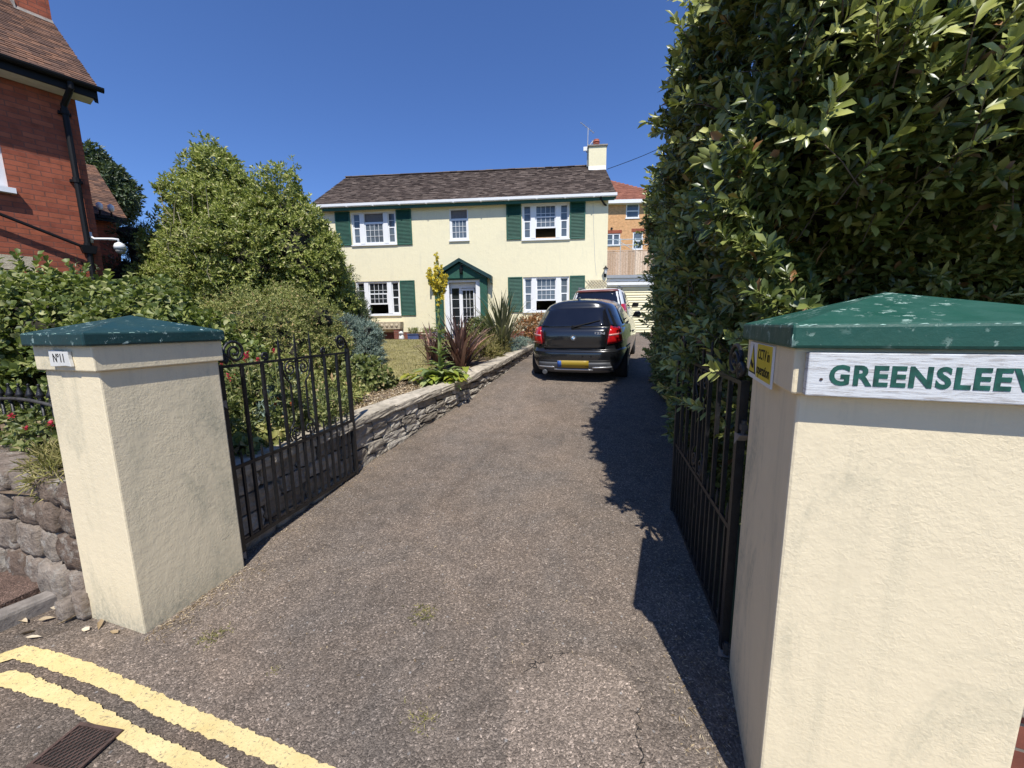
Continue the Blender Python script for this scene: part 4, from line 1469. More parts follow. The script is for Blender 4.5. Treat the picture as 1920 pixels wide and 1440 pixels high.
def yard_bits():
    t = thing("statue", "small white dog statue sitting by the house plinth", "ornament", house_pt(-2.47, -.42, 1.08), HA)
    m = MB()
    m.lathe((0, 0, 0), [(.10, 0), (.115, .05), (.10, .13), (.07, .20), (.06, .22)], 12)
    m.lathe((.0, -.09, 0), [(.03, 0), (.03, .12)], 8)
    m.build("body", M_['offwhite'], t, smooth=True)
    m = MB()
    m.lathe((0, -.03, .20), [(.02, 0), (.07, .03), (.08, .08), (.05, .13), (.01, .15)], 12)
    m.cbox((0, -.11, .27), (.06, .07, .05))
    for s in (-1, 1):
        m.cbox((s * .075, -.02, .27), (.025, .05, .09))
    m.build("head", M_['offwhite'], t, smooth=False, bevel=.01)
    t = thing("planter_box", "blue plastic planter box with a small green plant near the statue", "planter", house_pt(-1.96, -.42, 1.08), HA)
    m = MB()
    m.prism([(-.22, -.12, 0), (.22, -.12, 0), (.22, .12, 0), (-.22, .12, 0)], (0, 0, .20))
    m.box(-.245, .245, -.145, .145, .201, .235)
    m.build("box", M_['bluepot'], t, bevel=.01)
    rg = np.random.default_rng(31)
    P = np.stack([rg.uniform(-.2, .2, 40), rg.uniform(-.1, .1, 40), np.full(40, .22)], 1)
    leaves("foliage", *shoots(P, norm(rg.normal(0, .25, (40, 3)) + [0, 0, 1]), 8, .10, .02, rg, stem=.22, spread=.8), M_['l_bright'], t)
    t = thing("stone_pot", "low round stone pot with flowers beside the porch", "planter", house_pt(-1.36, -.5, 1.08), HA)
    m = MB()
    m.lathe((0, 0, 0), [(.16, 0), (.23, .10), (.25, .20), (.27, .21), (.27, .25), (.2, .25)], 14)
    m.build("bowl", M_['trough'], t, smooth=True)
    P = np.stack([rg.uniform(-.2, .2, 40), rg.uniform(-.2, .2, 40), np.full(40, .24)], 1)
    leaves("foliage", *shoots(P, norm(rg.normal(0, .4, (40, 3)) + [0, 0, 1]), 8, .09, .03, rg, stem=.18, spread=.9), M_['l_bright'], t)
    t = thing("flower_pot", "small dark blue glazed pot next to the porch pilaster", "planter", house_pt(-1.02, -.55, 1.08), HA)
    m = MB()
    m.lathe((0, 0, 0), [(.09, 0), (.13, .14), (.14, .24), (.15, .25), (.15, .29), (.11, .29)], 14)
    m.build("pot", M_['bluepot'], t, smooth=True)
    P = np.stack([rg.uniform(-.08, .08, 20), rg.uniform(-.08, .08, 20), np.full(20, .27)], 1)
    leaves("foliage", *shoots(P, norm(rg.normal(0, .4, (20, 3)) + [0, 0, 1]), 8, .08, .03, rg, stem=.10, spread=.9), M_['l_bright'], t)
    # lantern and trellis on the house wall
    t = thing("wall_lantern", "black wall lantern at the right corner of the cream house", "lamp", house_pt(5.55, -.002, 3.58), HA)
    m = MB()
    m.box(-.04, .04, -.02, 0, -.20, .12)
    m.tube([(0, -.02, -.12), (0, -.12, -.16), (0, -.14, -.09)], .012, 6)
    m.build("bracket", M_['blackpl'], t)
    m = MB()
    m.lathe((0, -.14, -.09), [(.04, 0), (.075, .17), (.072, .175)], 6)
    m.build("glass", M_['offwhite'], t)
    m = MB()
    m.lathe((0, -.14, .086), [(.11, 0), (.03, .08), (.012, .12)], 6)
    m.build("lid", M_['blackpl'], t)
    t = thing("trellis", "small pale diamond trellis on the house wall above the white car", "trellis", house_pt(5.27, -.02, 2.98), HA)
    m = MB()
    for k in range(-3, 4):
        for s in (1, -1):
            a, b = Vector((k * .11 - s * .15, -.006 * s, 0)), Vector((k * .11 + s * .15, -.006 * s, .30))
            m.tube([a, b], .010, 4)
    m.build("lattice", M_['trough'], t)
    # aerial
    t = thing("tv_aerial", "thin television aerial on a pole beside the chimney", "aerial", house_pt(5.10, 2.75, 8.7), HA)
    m = MB()
    m.tube([(0, 0, -.3), (.02, 0, 1.25)], .018, 6)
    m.build("pole", M_['grey'], t)
    m = MB()
    m.tube([(-.32, -.15, 1.42), (.30, .15, 1.10)], .014, 5)
    for i in range(6):
        p = Vector((-.28 + .11 * i, -.13 + .055 * i, 1.40 - .056 * i))
        m.tube([p + Vector((-.05, .10, 0)), p + Vector((.05, -.10, 0))], .006, 4)
    m.tube([(.02, 0, .45), (.28, .1, .80)], .016, 5)
    for i in range(4):
        p = Vector((.06 + .06 * i, .02 + .02 * i, .52 + .08 * i))
        m.tube([p + Vector((-.06, .10, .05)), p + Vector((.06, -.10, -.05))], .006, 4)
    m.build("antenna", M_['grey'], t)
    m = MB()
    m.box(-.17, .17, -.03, .03, .34, .50)
    m.build("reflector", M_['white'], t)
    # cable from the chimney to beyond the hedge
    t = MB()
    a, b = house_pt(6.0, 3.0, 8.35), Vector((5.6, 17.5, 10.4))
    t.tube([a.lerp(b, i / 12) - Vector((0, 0, .35 * sin(pi * i / 12))) for i in range(13)], .012, 4)
    tag(t.build("overhead_cable", M_['blackpl']), "thin black overhead cable running from the roof to beyond the hedge", "cable")
yard_bits()

# ------------------------------------------------------------------ garage, fence and houses behind
def garage():
    t = thing("garage", "flat roofed garage with white fascia and cream slatted door beside the house", "garage", (-.25, 20.0, 0), radians(14))
    m = MB()
    m.box(-.1, 3.4, .02, 5.4, 1.0, 3.55)
    m.build("wall", M_['house'], t)
    m = MB()
    for i in range(18):
        z = 1.16 + i * .122
        m.add([(.06, .0, z), (3.0, .0, z), (3.0, -.05, z + .012), (.06, -.05, z + .012), (3.0, -.012, z + .121), (.06, -.012, z + .121)], [(0, 1, 2, 3), (3, 2, 4, 5)])
    m.build("door", M_['house'], t)
    m = MB()
    m.box(-.25, 3.5, -.22, .01, 3.46, 3.60)
    m.box(-.25, 3.5, -.16, .01, 3.64, 3.78)
    m.box(-.1, 3.4, -.10, .018, 3.38, 3.455)
    m.build("fascia", M_['white'], t)
    m = MB()
    m.box(-.3, 3.5, -.26, 5.6, 3.79, 3.93)
    m.build("roof", M_['greyroof'], t)
garage()

def back_fence():
    rg = random.Random(8)
    t = thing("timber_fence", "close boarded brown timber fence above the garage roof", "fence", (-1.2, 24.6, 4.4), radians(12))
    m = MB()
    x = 0
    while x < 7:
        w = rg.uniform(.13, .16)
        m.box(x, x + w - .016, rg.uniform(-.012, .012), .03, 0, 1.50 + rg.uniform(-.02, .02))
        x += w
    m.build("board", M_['fence'], t)
    m = MB()
    m.box(-.1, 7.1, -.02, .05, 1.53, 1.575)
    m.build("capping", M_['fence'], t)
    t = thing("metal_railing", "pale blue metal railing of the terrace above the timber fence", "railing", (-1.2, 26.4, 4.6), radians(12))
    m = MB()
    for z in (1.55, 2.0, 2.35):
        m.tube([(0, 0, z), (7, 0, z)], .025, 5)
    for i in range(8):
        m.tube([(i * .95, 0, .0), (i * .95, 0, 2.42)], .03, 5)
    m.tube([(1.6, 0, 2.35), (3.0, 0, 1.55)], .02, 5)
    m.build("rail", simple("pale_blue_paint", (0.50, 0.60, 0.62), 0.5), t)
back_fence()

def orange_house():
    t = thing("brick_house", "orange brick house with a red hipped roof behind the garage", "house", (-2.6, 32.6, 0), radians(12))
    a0, a1 = -4, 5.75
    z0, z1 = 4.4, 11.0
    m = MB()
    wins = [(3.85, 4.90, 9.85, 10.95), (2.35, 3.45, 7.80, 8.72), (4.45, 5.25, 7.45, 8.80)]
    holed_wall(m, a0, a1, z0, z1, 0, wins, .10)
    m.quad((a1, 0, z0), (a1, 7, z0), (a1, 7, z1), (a1, 0, z1))
    m.quad((a0, 7, z0), (a0, 0, z0), (a0, 0, z1), (a0, 7, z1))
    m.quad((a1, 7, z0), (a0, 7, z0), (a0, 7, z1), (a1, 7, z1))
    m.build("wall", M_['obrick'], t)
    for b in wins[1:]:
        m = MB()
        m.box(b[0] - .12, b[1] + .12, -.012, -.002, b[3] + .01, b[3] + .26)
        m.build("lintel", M_['brick'], t)
    sl = sqrt(3.9 ** 2 + 2.75 ** 2)
    up = Vector((0, 3.9, 2.75))
    L = a1 + .35 - (a0 - .35)
    m = tiled_slope((a0 - .35, -.4, z1 + .15), (1, 0, 0), up, L, sl, .34, .30, 9, .01, .03, trim=lambda u: (0, L - (max(0, u - 2.0)) * .85 - u * .12))
    m.quad((a0 - .35, -.38, z1 + .13), (a1 + .35, -.38, z1 + .13), (a1 - .15, 1.26, z1 + 1.28), (a1 - 2.3, 3.5, z1 + 2.88), (a0 - .35, 3.5, z1 + 2.88))
    m.quad((a1 + .35, -.38, z1 + .13), (a1 + .35, 7.4, z1 + .13), (a1 - 2.3, 3.5, z1 + 2.88), (a1 - .15, 1.26, z1 + 1.28))
    m.quad((a0 - .35, 3.5, z1 + 2.88), (a1 - 2.3, 3.5, z1 + 2.88), (a1 + .35, 7.4, z1 + .13), (a0 - .35, 7.4, z1 + .13))
    m.build("roof", M_['rooforange'], t)
    m = MB()
    m.box(a0 - .35, a1 + .38, -.46, -.41, z1 - .12, z1 + .14)
    m.box(a0 - .35, a1 + .33, -.408, -.003, z1 - .12, z1 - .09)
    m.build("fascia", M_['white'], t)
    for i, b in enumerate(wins):
        m = MB()
        f = .09
        m.box(b[0], b[1], .03, .09, b[2], b[2] + f)
        m.box(b[0], b[1], .03, .09, b[3] - f, b[3])
        m.box(b[0], b[0] + f, .03, .09, b[2] + f, b[3] - f)
        m.box(b[1] - f, b[1], .03, .09, b[2] + f, b[3] - f)
        if i == 1:
            xm = (b[0] + b[1]) / 2
            m.box(xm - .06, xm + .06, .03, .09, b[2] + f, b[3] - f)
        else:
            zm = (b[2] + b[3]) / 2
            m.box(b[0] + f, b[1] - f, .03, .09, zm - .04, zm + .04)
        w = m.build("window", M_['white'], t)
        m = MB()
        m.quad((b[0], .075, b[2]), (b[1], .075, b[2]), (b[1], .075, b[3]), (b[0], .075, b[3]))
        m.build("pane", M_['pane'], w)
        m = MB()
        m.box(b[0] - .05, b[1] + .05, -.05, .029, b[2] - .05, b[2])
        m.build("sill", M_['white'], w)
    m = MB()
    m.lathe((2.75, -.02, 9.1), [(.09, 0), (.09, -.03)], 10, 'y')
    m.build("vent", M_['blackpl'], t)
orange_house()

# ------------------------------------------------------------------ red brick house at the left
RO = Vector((-8.365, 4.851, 0))
RA = radians(69)
def red_house():
    t = thing("brick_house", "red brick house with steep clay tiled roof at the left edge", "house", RO, RA)
    # local x runs along the wall towards the far corner (0), y goes into the house
    z0, z1 = .5, 5.36
    wins = [(-1.95, -.80, 3.70, 5.02), (-1.9, -.85, 1.2, 2.52)]
    m = MB()
    holed_wall(m, -9, .05, z0, z1, 0, wins, .11)
    m.quad((.05, 0, z0), (.05, 4.8, z0), (.05, 4.8, z1), (.05, 2.4, 7.4), (.05, 0, z1))
    m.quad((-9, 4.8, z0), (-9, 0, z0), (-9, 0, z1), (-9, 2.4, 7.4), (-9, 4.8, z1))
    m.quad((.05, 4.8, z0), (-9, 4.8, z0), (-9, 4.8, z1), (.05, 4.8, z1))
    m.build("wall", M_['brick'], t)
    pitch = radians(38)
    up = Vector((0, cos(pitch), sin(pitch)))
    sl = 2.73 / cos(pitch)
    m = tiled_slope((-9.3, -.33, 5.42), (1, 0, 0), up, 9.58, sl, .165, .10, 14, .004, .014)
    zr = 5.42 + 2.73 * math.tan(pitch)
    m.quad((-9.3, -.33, 5.405), (.28, -.33, 5.405), (.28, 2.40, zr - .015), (-9.3, 2.40, zr - .015))
    m.quad((.28, 2.40, zr), (-9.3, 2.40, zr), (-9.3, 5.13, 5.42), (.28, 5.13, 5.42))
    m.build("roof", M_['roofred'], t)
    m = MB()
    m.prism([(.225, -.30, 5.38), (.225, 2.40, zr - .04), (.225, 2.40, zr - .24), (.225, -.28, 5.20)], (.04, 0, 0))
    m.build("verge_board", M_['blackpl'], t, recalc=True)
    m = MB()
    m.box(-9.2, .26, -.31, -.28, 5.25, 5.40)
    m.build("fascia", M_['blackpl'], t)
    m = MB()
    m.box(-9.2, .22, -.278, -.003, 5.25, 5.275)
    m.build("soffit", M_['offwhite'], t)
    m = MB()
    prof = [(-.37 + .055 * cos(a), 5.405 + .06 * sin(a)) for a in [pi + pi * i / 8 for i in range(9)]] + [(-.33, 5.405), (-.41, 5.405)]
    prof = [(-.37 + .055 * cos(a), 5.405 + .06 * sin(a)) for a in [pi + pi * i / 8 for i in range(9)]]
    m.prism([(-9.25, y, z) for y, z in prof], (9.58, 0, 0))
    m.build("gutter", M_['blackpl'], t, recalc=True)
    m = MB()
    m.tube([(-.03, -.36, 5.36), (-.03, -.36, 5.28), (-.10, -.10, 5.08), (-.10, -.095, 4.9), (-.10, -.095, .6)], .039, 10)
    for z in (4.95, 3.95, 2.95):
        m.lathe((-.10, -.095, z), [(.050, 0), (.050, .07)], 10)
        m.box(-.17, -.03, -.06, -.002, z + .01, z + .05)
    m.build("downpipe", M_['blackpl'], t, smooth=False)
    m = MB()
    m.prism([(-.20, -.17, 2.98), (0, -.17, 2.98), (-.03, -.15, 2.86), (-.17, -.15, 2.86)], (0, .13, 0))
    m.tube([(-.15, -.12, 2.95), (-3.2, -.12, 4.28)], .024, 8)
    m.build("waste_pipe", M_['blackpl'], t, recalc=True)
    for b in wins:
        m = MB()
        f = .09
        m.box(b[0], b[1], .04, .10, b[2], b[2] + f)
        m.box(b[0], b[1], .04, .10, b[3] - f, b[3])
        m.box(b[0], b[0] + f, .04, .10, b[2] + f, b[3] - f)
        m.box(b[1] - f, b[1], .04, .10, b[2] + f, b[3] - f)
        m.box(b[0] + f, b[1] - f, .05, .10, (b[2] + b[3]) / 2 - .03, (b[2] + b[3]) / 2 + .03)
        w = m.build("window", M_['white'], t)
        m = MB()
        m.quad((b[0], .085, b[2]), (b[1], .085, b[2]), (b[1], .085, b[3]), (b[0], .085, b[3]))
        m.build("pane", M_['pane'], w)
        m = MB()
        m.box(b[0] - .05, b[1] + .06, -.10, .039, b[2] - .075, b[2])
        m.build("sill", M_['white'], w)
    m = MB()
    m.box(-2.1, -.70, -.006, .10, 2.53, 2.74)
    m.build("lintel", M_['trough'], t)
    m = MB()
    m.box(-.16, .262, 2.05, 3.4, 6.4, 9.8)
    ch = m.build("chimney", M_['brick'], t)
    m = MB()
    zz = lambda y: 5.42 + (y + .33) * math.tan(pitch)
    m.prism([(-.17, 1.99, zz(1.99) + .02), (-.17, 2.045, zz(2.045) + .05), (.27, 2.045, zz(2.045) + .05), (.27, 1.99, zz(1.99) + .02)], (0, .004, .003))
    m.prism([(-.165, 1.99, zz(1.99) + .02), (-.165, 3.2, zz(3.2) + .02), (-.165, 3.2, zz(3.2) + .13), (-.165, 2.03, zz(2.03) + .13)], (-.02, 0, 0))
    m.build("flashing", M_['kerb'], ch, recalc=True)
    # lower rear wing
    t2 = t
    m = MB()
    for b in ((.06, 2.95, 2.6, 6.8, .5, 4.2),):
        pass
    return t
red_house()

def RP(x, y, z):
    return RO + Vector((cos(RA) * x - sin(RA) * y, sin(RA) * x + cos(RA) * y, z))

def rear_wing():
    t = thing("brick_outbuilding", "low shaded red brick building with a clay tiled gable roof behind the red house", "building", RO, RA)
    x1, y0, ze = 1.22, 4.9, 4.40
    m = MB()
    m.box(.055, x1, y0, y0 + 4.4, .5, ze)
    m.prism([(x1, y0, ze), (x1, y0 + 4.4, ze), (x1, y0 + 2.2, ze + 1.6)], (-.7, 0, 0))
    m.build("wall", M_['brick'], t, recalc=True)
    up = Vector((0, 2.5, 1.85))
    m = tiled_slope((.06, y0 - .3, ze + .06), (1, 0, 0), up, x1 + .12, up.length, .165, .10, 15, .004, .014)
    m.quad((.06, y0 - .29, ze + .045), (x1 + .18, y0 - .29, ze + .045), (x1 + .18, y0 + 2.2, ze + 1.895), (.06, y0 + 2.2, ze + 1.895))
    m.quad((x1 + .18, y0 + 2.2, ze + 1.91), (.06, y0 + 2.2, ze + 1.91), (.06, y0 + 4.7, ze + .06), (x1 + .18, y0 + 4.7, ze + .06))
    m.build("roof", M_['roofred'], t)
    m = MB()
    m.box(.06, x1 + .16, y0 - .33, y0 - .295, ze - .08, ze + .06)
    m.box(.06, x1 + .12, y0 - .294, y0 - .003, ze - .03, ze - .01)
    m.build("fascia", M_['blackpl'], t)
    l = thing("floodlight", "twin white floodlights on the eaves of the low brick building", "lamp", RP(1.0, 4.52, 4.38), RA)
    m = MB()
    m.tube([(-.1, 0, .05), (-.1, -.04, .16)], .02, 6)
    m.tube([(.1, 0, .05), (.1, -.04, .16)], .02, 6)
    m.box(-.14, .14, .0, .05, 0, .06)
    m.build("bracket", M_['blackpl'], l)
    for s in (-1, 1):
        m = MB()
        m.lathe((s * .1, -.06, .17), [(.04, 0), (.065, .06), (.06, .14), (.02, .17)], 10)
        m.build("lamp_head", M_['white'], l, smooth=True)
rear_wing()

def dome_camera():
    p = RP(-.06, -.02, 3.10)
    t = thing("security_camera", "white dome security camera on an arm at the red house corner", "camera", p, RA)
    m = MB()
    m.box(-.04, .04, -.01, .02, -.05, .12)
    m.tube([(0, -.01, .06), (.04, -.12, .0), (.24, -.20, .02), (.30, -.22, .02), (.31, -.22, -.03)], .018, 8)
    m.build("bracket", M_['white'], t, smooth=True)
    m = MB()
    m.lathe((.31, -.22, -.14), [(.078, 0), (.078, .05), (.06, .09), (.02, .115)], 16)
    m.build("housing", M_['white'], t, smooth=True)
    m = MB()
    m.lathe((.31, -.22, -.14), [(.004, -.082), (.035, -.072), (.06, -.045), (.07, -.005)], 16)
    m.build("dome", simple("smoked_dome", (0.22, 0.22, 0.20), 0.08, 0.3, 20), t, smooth=True)
dome_camera()

# ------------------------------------------------------------------ cars
class Shape:
    """horizontal slices of a car body: z -> rear y, front y, half width; rounded-rectangle plan"""
    def __init__(s, rows, n=5.0):
        s.r = np.array(rows, float)
        s.n = n
    def at(s, z):
        return [float(np.interp(z, s.r[:, 0], s.r[:, k])) for k in (1, 2, 3)]
    def outline(s, z, k=72):
        yr, yf, w = s.at(z)
        yc, h = (yr + yf) / 2, (yf - yr) / 2
        out = []
        for i in range(k):
            a = 2 * pi * i / k
            # denser sampling near the corners
            c, d = cos(a), sin(a)
            out.append((w * math.copysign(abs(c) ** (2 / s.n), c), yc + h * math.copysign(abs(d) ** (2 / s.n), d), z))
        return out
    def rear(s, x, z, e=0.0):
        yr, yf, w = s.at(z)
        w += e; yr -= e; yf += e
        yc, h = (yr + yf) / 2, (yf - yr) / 2
        u = min(.9999, abs(x) / w)
        return Vector((x, yc - h * (1 - u ** s.n) ** (1 / s.n), z))
    def side(s, y, z, sg, e=0.0):
        yr, yf, w = s.at(z)
        w += e; yr -= e; yf += e
        yc, h = (yr + yf) / 2, (yf - yr) / 2
        u = min(.9999, abs(y - yc) / h)
        return Vector((sg * w * (1 - u ** s.n) ** (1 / s.n), y, z))
    def body(s, parent, mat, zs):
        m = MB()
        k = 72
        V = []
        for z in zs:
            V += s.outline(z, k)
        F = [(i * k + j, i * k + (j + 1) % k, (i + 1) * k + (j + 1) % k, (i + 1) * k + j) for i in range(len(zs) - 1) for j in range(k)]
        F.append(tuple(reversed(range(k))))
        F.append(tuple((len(zs) - 1) * k + j for j in range(k)))
        m.add(V, F)
        return m.build("body", mat, parent, smooth=True)
    def patch(s, name, mat, parent, corners, e=.006, nu=10, nv=5, where='rear', sg=1, thick=.01):
        """a panel laid on the body: corners (a,z) bottom-left, bottom-right, top-right, top-left"""
        bl, br, tr, tl = corners
        m = MB()
        V = []
        for j in range(nv + 1):
            for i in range(nu + 1):
                u, v = i / nu, j / nv
                a = (bl[0] * (1 - u) + br[0] * u) * (1 - v) + (tl[0] * (1 - u) + tr[0] * u) * v
                z = (bl[1] * (1 - u) + br[1] * u) * (1 - v) + (tl[1] * (1 - u) + tr[1] * u) * v
                V.append(s.rear(a, z, e) if where == 'rear' else s.side(a, z, sg, e))
        F = [(j * (nu + 1) + i, j * (nu + 1) + i + 1, (j + 1) * (nu + 1) + i + 1, (j + 1) * (nu + 1) + i) for j in range(nv) for i in range(nu)]
        if where == 'side' and sg < 0:
            F = [f[::-1] for f in F]
        m.add(V, F)
        o = m.build(name, mat, parent, smooth=True)
        md = o.modifiers.new("solid", 'SOLIDIFY')
        md.thickness = thick
        md.offset = -1
        return o

def wheel(parent, x, y, r, w=.21):
    sg = 1 if x > 0 else -1
    m = MB()
    m.lathe((x, y, r), [(r * .6, -w / 2), (r * .94, -w / 2), (r, -w / 2 + .03), (r, w / 2 - .03), (r * .94, w / 2), (r * .6, w / 2)], 28, 'x')
    o = m.build("wheel", M_['cartyre'], parent, smooth=True)
    m = MB()
    m.lathe((x + sg * (w / 2 - .015), y, r), [(r * .62, 0), (r * .60, .01 * sg), (r * .2, .016 * sg), (.02, .02 * sg)], 20, 'x')
    m.build("rim", M_['silver'], o, smooth=True)

def hatchback():
    p = Vector((-.555, 6.50, .575))
    t = thing("parked_car", "black hatchback with a yellow number plate parked on the driveway", "car", p, -radians(6.0), None, radians(4.0))
    s = Shape([(.19, .14, 4.0, .72), (.24, .05, 4.12, .79), (.34, .01, 4.2, .835), (.45, 0, 4.2, .858), (.55, 0, 4.18, .868), (.585, .015, 4.17, .87), (.60, .055, 4.16, .868), (.66, .06, 4.13, .862), (.80, .045, 4.08, .85), (.90, .06, 3.98, .825), (.945, .09, 3.7, .80), (.955, .10, 3.15, .792),
               (.975, .115, 3.0, .775), (1.05, .165, 2.85, .728), (1.15, .235, 2.62, .675), (1.25, .31, 2.38, .622), (1.30, .36, 2.25, .580), (1.325, .36, 2.2, .545), (1.35, .375, 2.12, .49), (1.375, .40, 2.02, .42), (1.395, .45, 1.92, .34), (1.41, .55, 1.8, .25), (1.42, .7, 1.6, .15), (1.424, .9, 1.4, .08)], 5.2)
    zs = [.19, .21, .24, .28, .34, .40, .45, .50, .55, .57, .585, .593, .60, .63, .66, .72, .76, .80, .85, .90, .925, .945, .95, .955, .975, 1.0, 1.05, 1.1, 1.15, 1.2, 1.25, 1.29, 1.32, 1.335, 1.345, 1.36, 1.375, 1.39, 1.40, 1.408, 1.415, 1.419, 1.422, 1.424]
    s.body(t, M_['carblack'], zs)
    s.patch("rear_window", M_['carglass'], t, [(-.635, .975), (.635, .975), (.50, 1.275), (-.50, 1.275)], .004, 14, 8)
    s.patch("tailgate_shut_line", M_['blackpl'], t, [(-.515, .607), (.515, .607), (.575, .965), (-.575, .965)], .001, 14, 8)
    s.patch("tailgate", M_['carblack'], t, [(-.508, .615), (.508, .615), (.568, .957), (-.568, .957)], .007, 14, 8, thick=.012)
    for sg in (-1, 1):
        c = [(sg * .545, .69), (sg * .80, .715), (sg * .745, .955), (sg * .590, .985)]
        if sg < 0:
            c = [c[1], c[0], c[3], c[2]]
        lamp = s.patch("tail_light", M_['carred'], t, c, .012, 10, 6, thick=.02)
        c = [(sg * .57, .825), (sg * .765, .835), (sg * .755, .865), (sg * .575, .855)]
        if sg < 0:
            c = [c[1], c[0], c[3], c[2]]
        s.patch("reversing_lens", M_['carlens'], lamp, c, .0145, 6, 2, thick=.006)
        s.patch("side_window", M_['carglass'], t, [(.55, .985), (2.75, .985), (2.2, 1.29), (.80, 1.29)], .004, 14, 5, 'side', sg)
        m = MB()
        m.prism([Vector((sg * .80, 2.45, 1.0)), Vector((sg * .97, 2.42, .985)), Vector((sg * 1.0, 2.40, 1.06)), Vector((sg * .96, 2.40, 1.12)), Vector((sg * .86, 2.42, 1.115))], (0, .10, .0))
        m.build("wing_mirror", M_['carblack'], t, bevel=.02, recalc=True)
        s.patch("wheel_arch", M_['blackpl'], t, [(.42, .24), (1.08, .24), (.98, .62), (.52, .62)], .003, 10, 4, 'side', sg)
        m = MB()
        m.tube([s.side(1.5, .78, sg, .02), s.side(1.72, .785, sg, .03)], .018, 8)
        m.build("door_handle", M_['carblack'], t, smooth=True)
    s.patch("bumper_recess", M_['blackpl'], t, [(-.66, .245), (.66, .245), (.60, .435), (-.60, .435)], .004, 16, 5)
    s.patch("diffuser", M_['cargrey'], t, [(-.655, .20), (.655, .20), (.60, .395), (-.60, .395)], .010, 16, 5)
    for a, b in ((-.63, -.32), (.32, .63)):
        s.patch("trim_strip", M_['silver'], t, [(a, .295), (b, .295), (b, .318), (a, .318)], .016, 8, 1)
    s.patch("trim_strip", M_['silver'], t, [(-.33, .255), (.33, .255), (.33, .275), (-.33, .275)], .016, 8, 1)
    pl_ = s.patch("number_plate", M_['plate'], t, [(-.262, .305), (.262, .305), (.262, .428), (-.262, .428)], .024, 6, 2)
    s.patch("country_strip", M_['plateblue'], pl_, [(-.26, .309), (-.195, .309), (-.195, .424), (-.26, .424)], .026, 2, 2, thick=.004)
    s.patch("bumper_crease", M_['blackpl'], t, [(-.74, .562), (.74, .562), (.74, .574), (-.74, .574)], .004, 20, 1)
    for x in (-.50,):
        m = MB()
        m.lathe((x, .03, .215), [(.030, 0), (.042, 0), (.042, .12), (.030, .12)], 16, 'y')
        m.build("exhaust", M_['cargrey'], t, smooth=True)
    for x in (-.36, .16, .30, .62):
        m = MB()
        q = s.rear(x, .50, .002)
        m.lathe((x, q.y - .003, .50), [(.014, .004), (.014, 0)], 10, 'y')
        m.build("parking_sensor", M_['blackpl'], t)
    # roundel
    q = s.rear(0, .805, .009)
    m = MB()
    m.lathe((0, q.y - .004, .805), [(.045, .006), (.045, 0), (.043, -.002)], 24, 'y')
    b = m.build("badge", M_['blackpl'], t)
    for nm, mt, qs in (("badge_quarter", M_['badgeblue'], (0, 2)), ("badge_quarter", M_['white'], (1, 3))):
        m = MB()
        for k in qs:
            pts = [(0, q.y - .0075, .805)] + [(.027 * cos(pi / 2 * k + a * pi / 12), q.y - .0075, .805 + .027 * sin(pi / 2 * k + a * pi / 12)) for a in range(7)]
            m.add(pts, [(0, i, i + 1) for i in range(1, 7)])
        m.build(nm, mt, b)
    m = MB()
    for k in range(32):
        a0_, a1_ = 2 * pi * k / 32, 2 * pi * (k + 1) / 32
        m.quad(*[(r * cos(a), q.y - .0072, .805 + r * sin(a)) for r, a in ((.041, a0_), (.044, a0_), (.044, a1_), (.041, a1_))])
        m.quad(*[(r * cos(a), q.y - .0072, .805 + r * sin(a)) for r, a in ((.0275, a0_), (.029, a0_), (.029, a1_), (.0275, a1_))])
    m.build("badge_ring", M_['silver'], b)
    q = s.rear(.43, .87, .009)
    text_mesh("123d", .05, "model_lettering", M_['silver'], t, wallplane((.43, q.y - .004, .872), (1, 0, 0), (0, 0, 1)), bold=.0015, width=.16, extrude=.002)
    m = MB()
    a, b2 = s.rear(-.02, .975, .02), s.rear(.42, 1.075, .018)
    m.tube([a, a.lerp(b2, .5) + Vector((0, -.012, 0)), b2], [.016, .011, .006], 6)
    m.lathe((a.x, a.y - .01, a.z), [(.03, .03), (.026, -.01)], 10, 'y')
    m.build("wiper", M_['blackpl'], t)
    m = MB()
    m.prism([(-.02, .62, 1.40), (.02, .62, 1.40), (.012, .50, 1.395), (-.012, .50, 1.395)], (0, .03, .055))
    m.build("aerial_fin", M_['carblack'], t, bevel=.006, recalc=True)
    for x in (-.74, .74):
        for y in (.75, 3.40):
            wheel(t, x, y, .315)
hatchback()

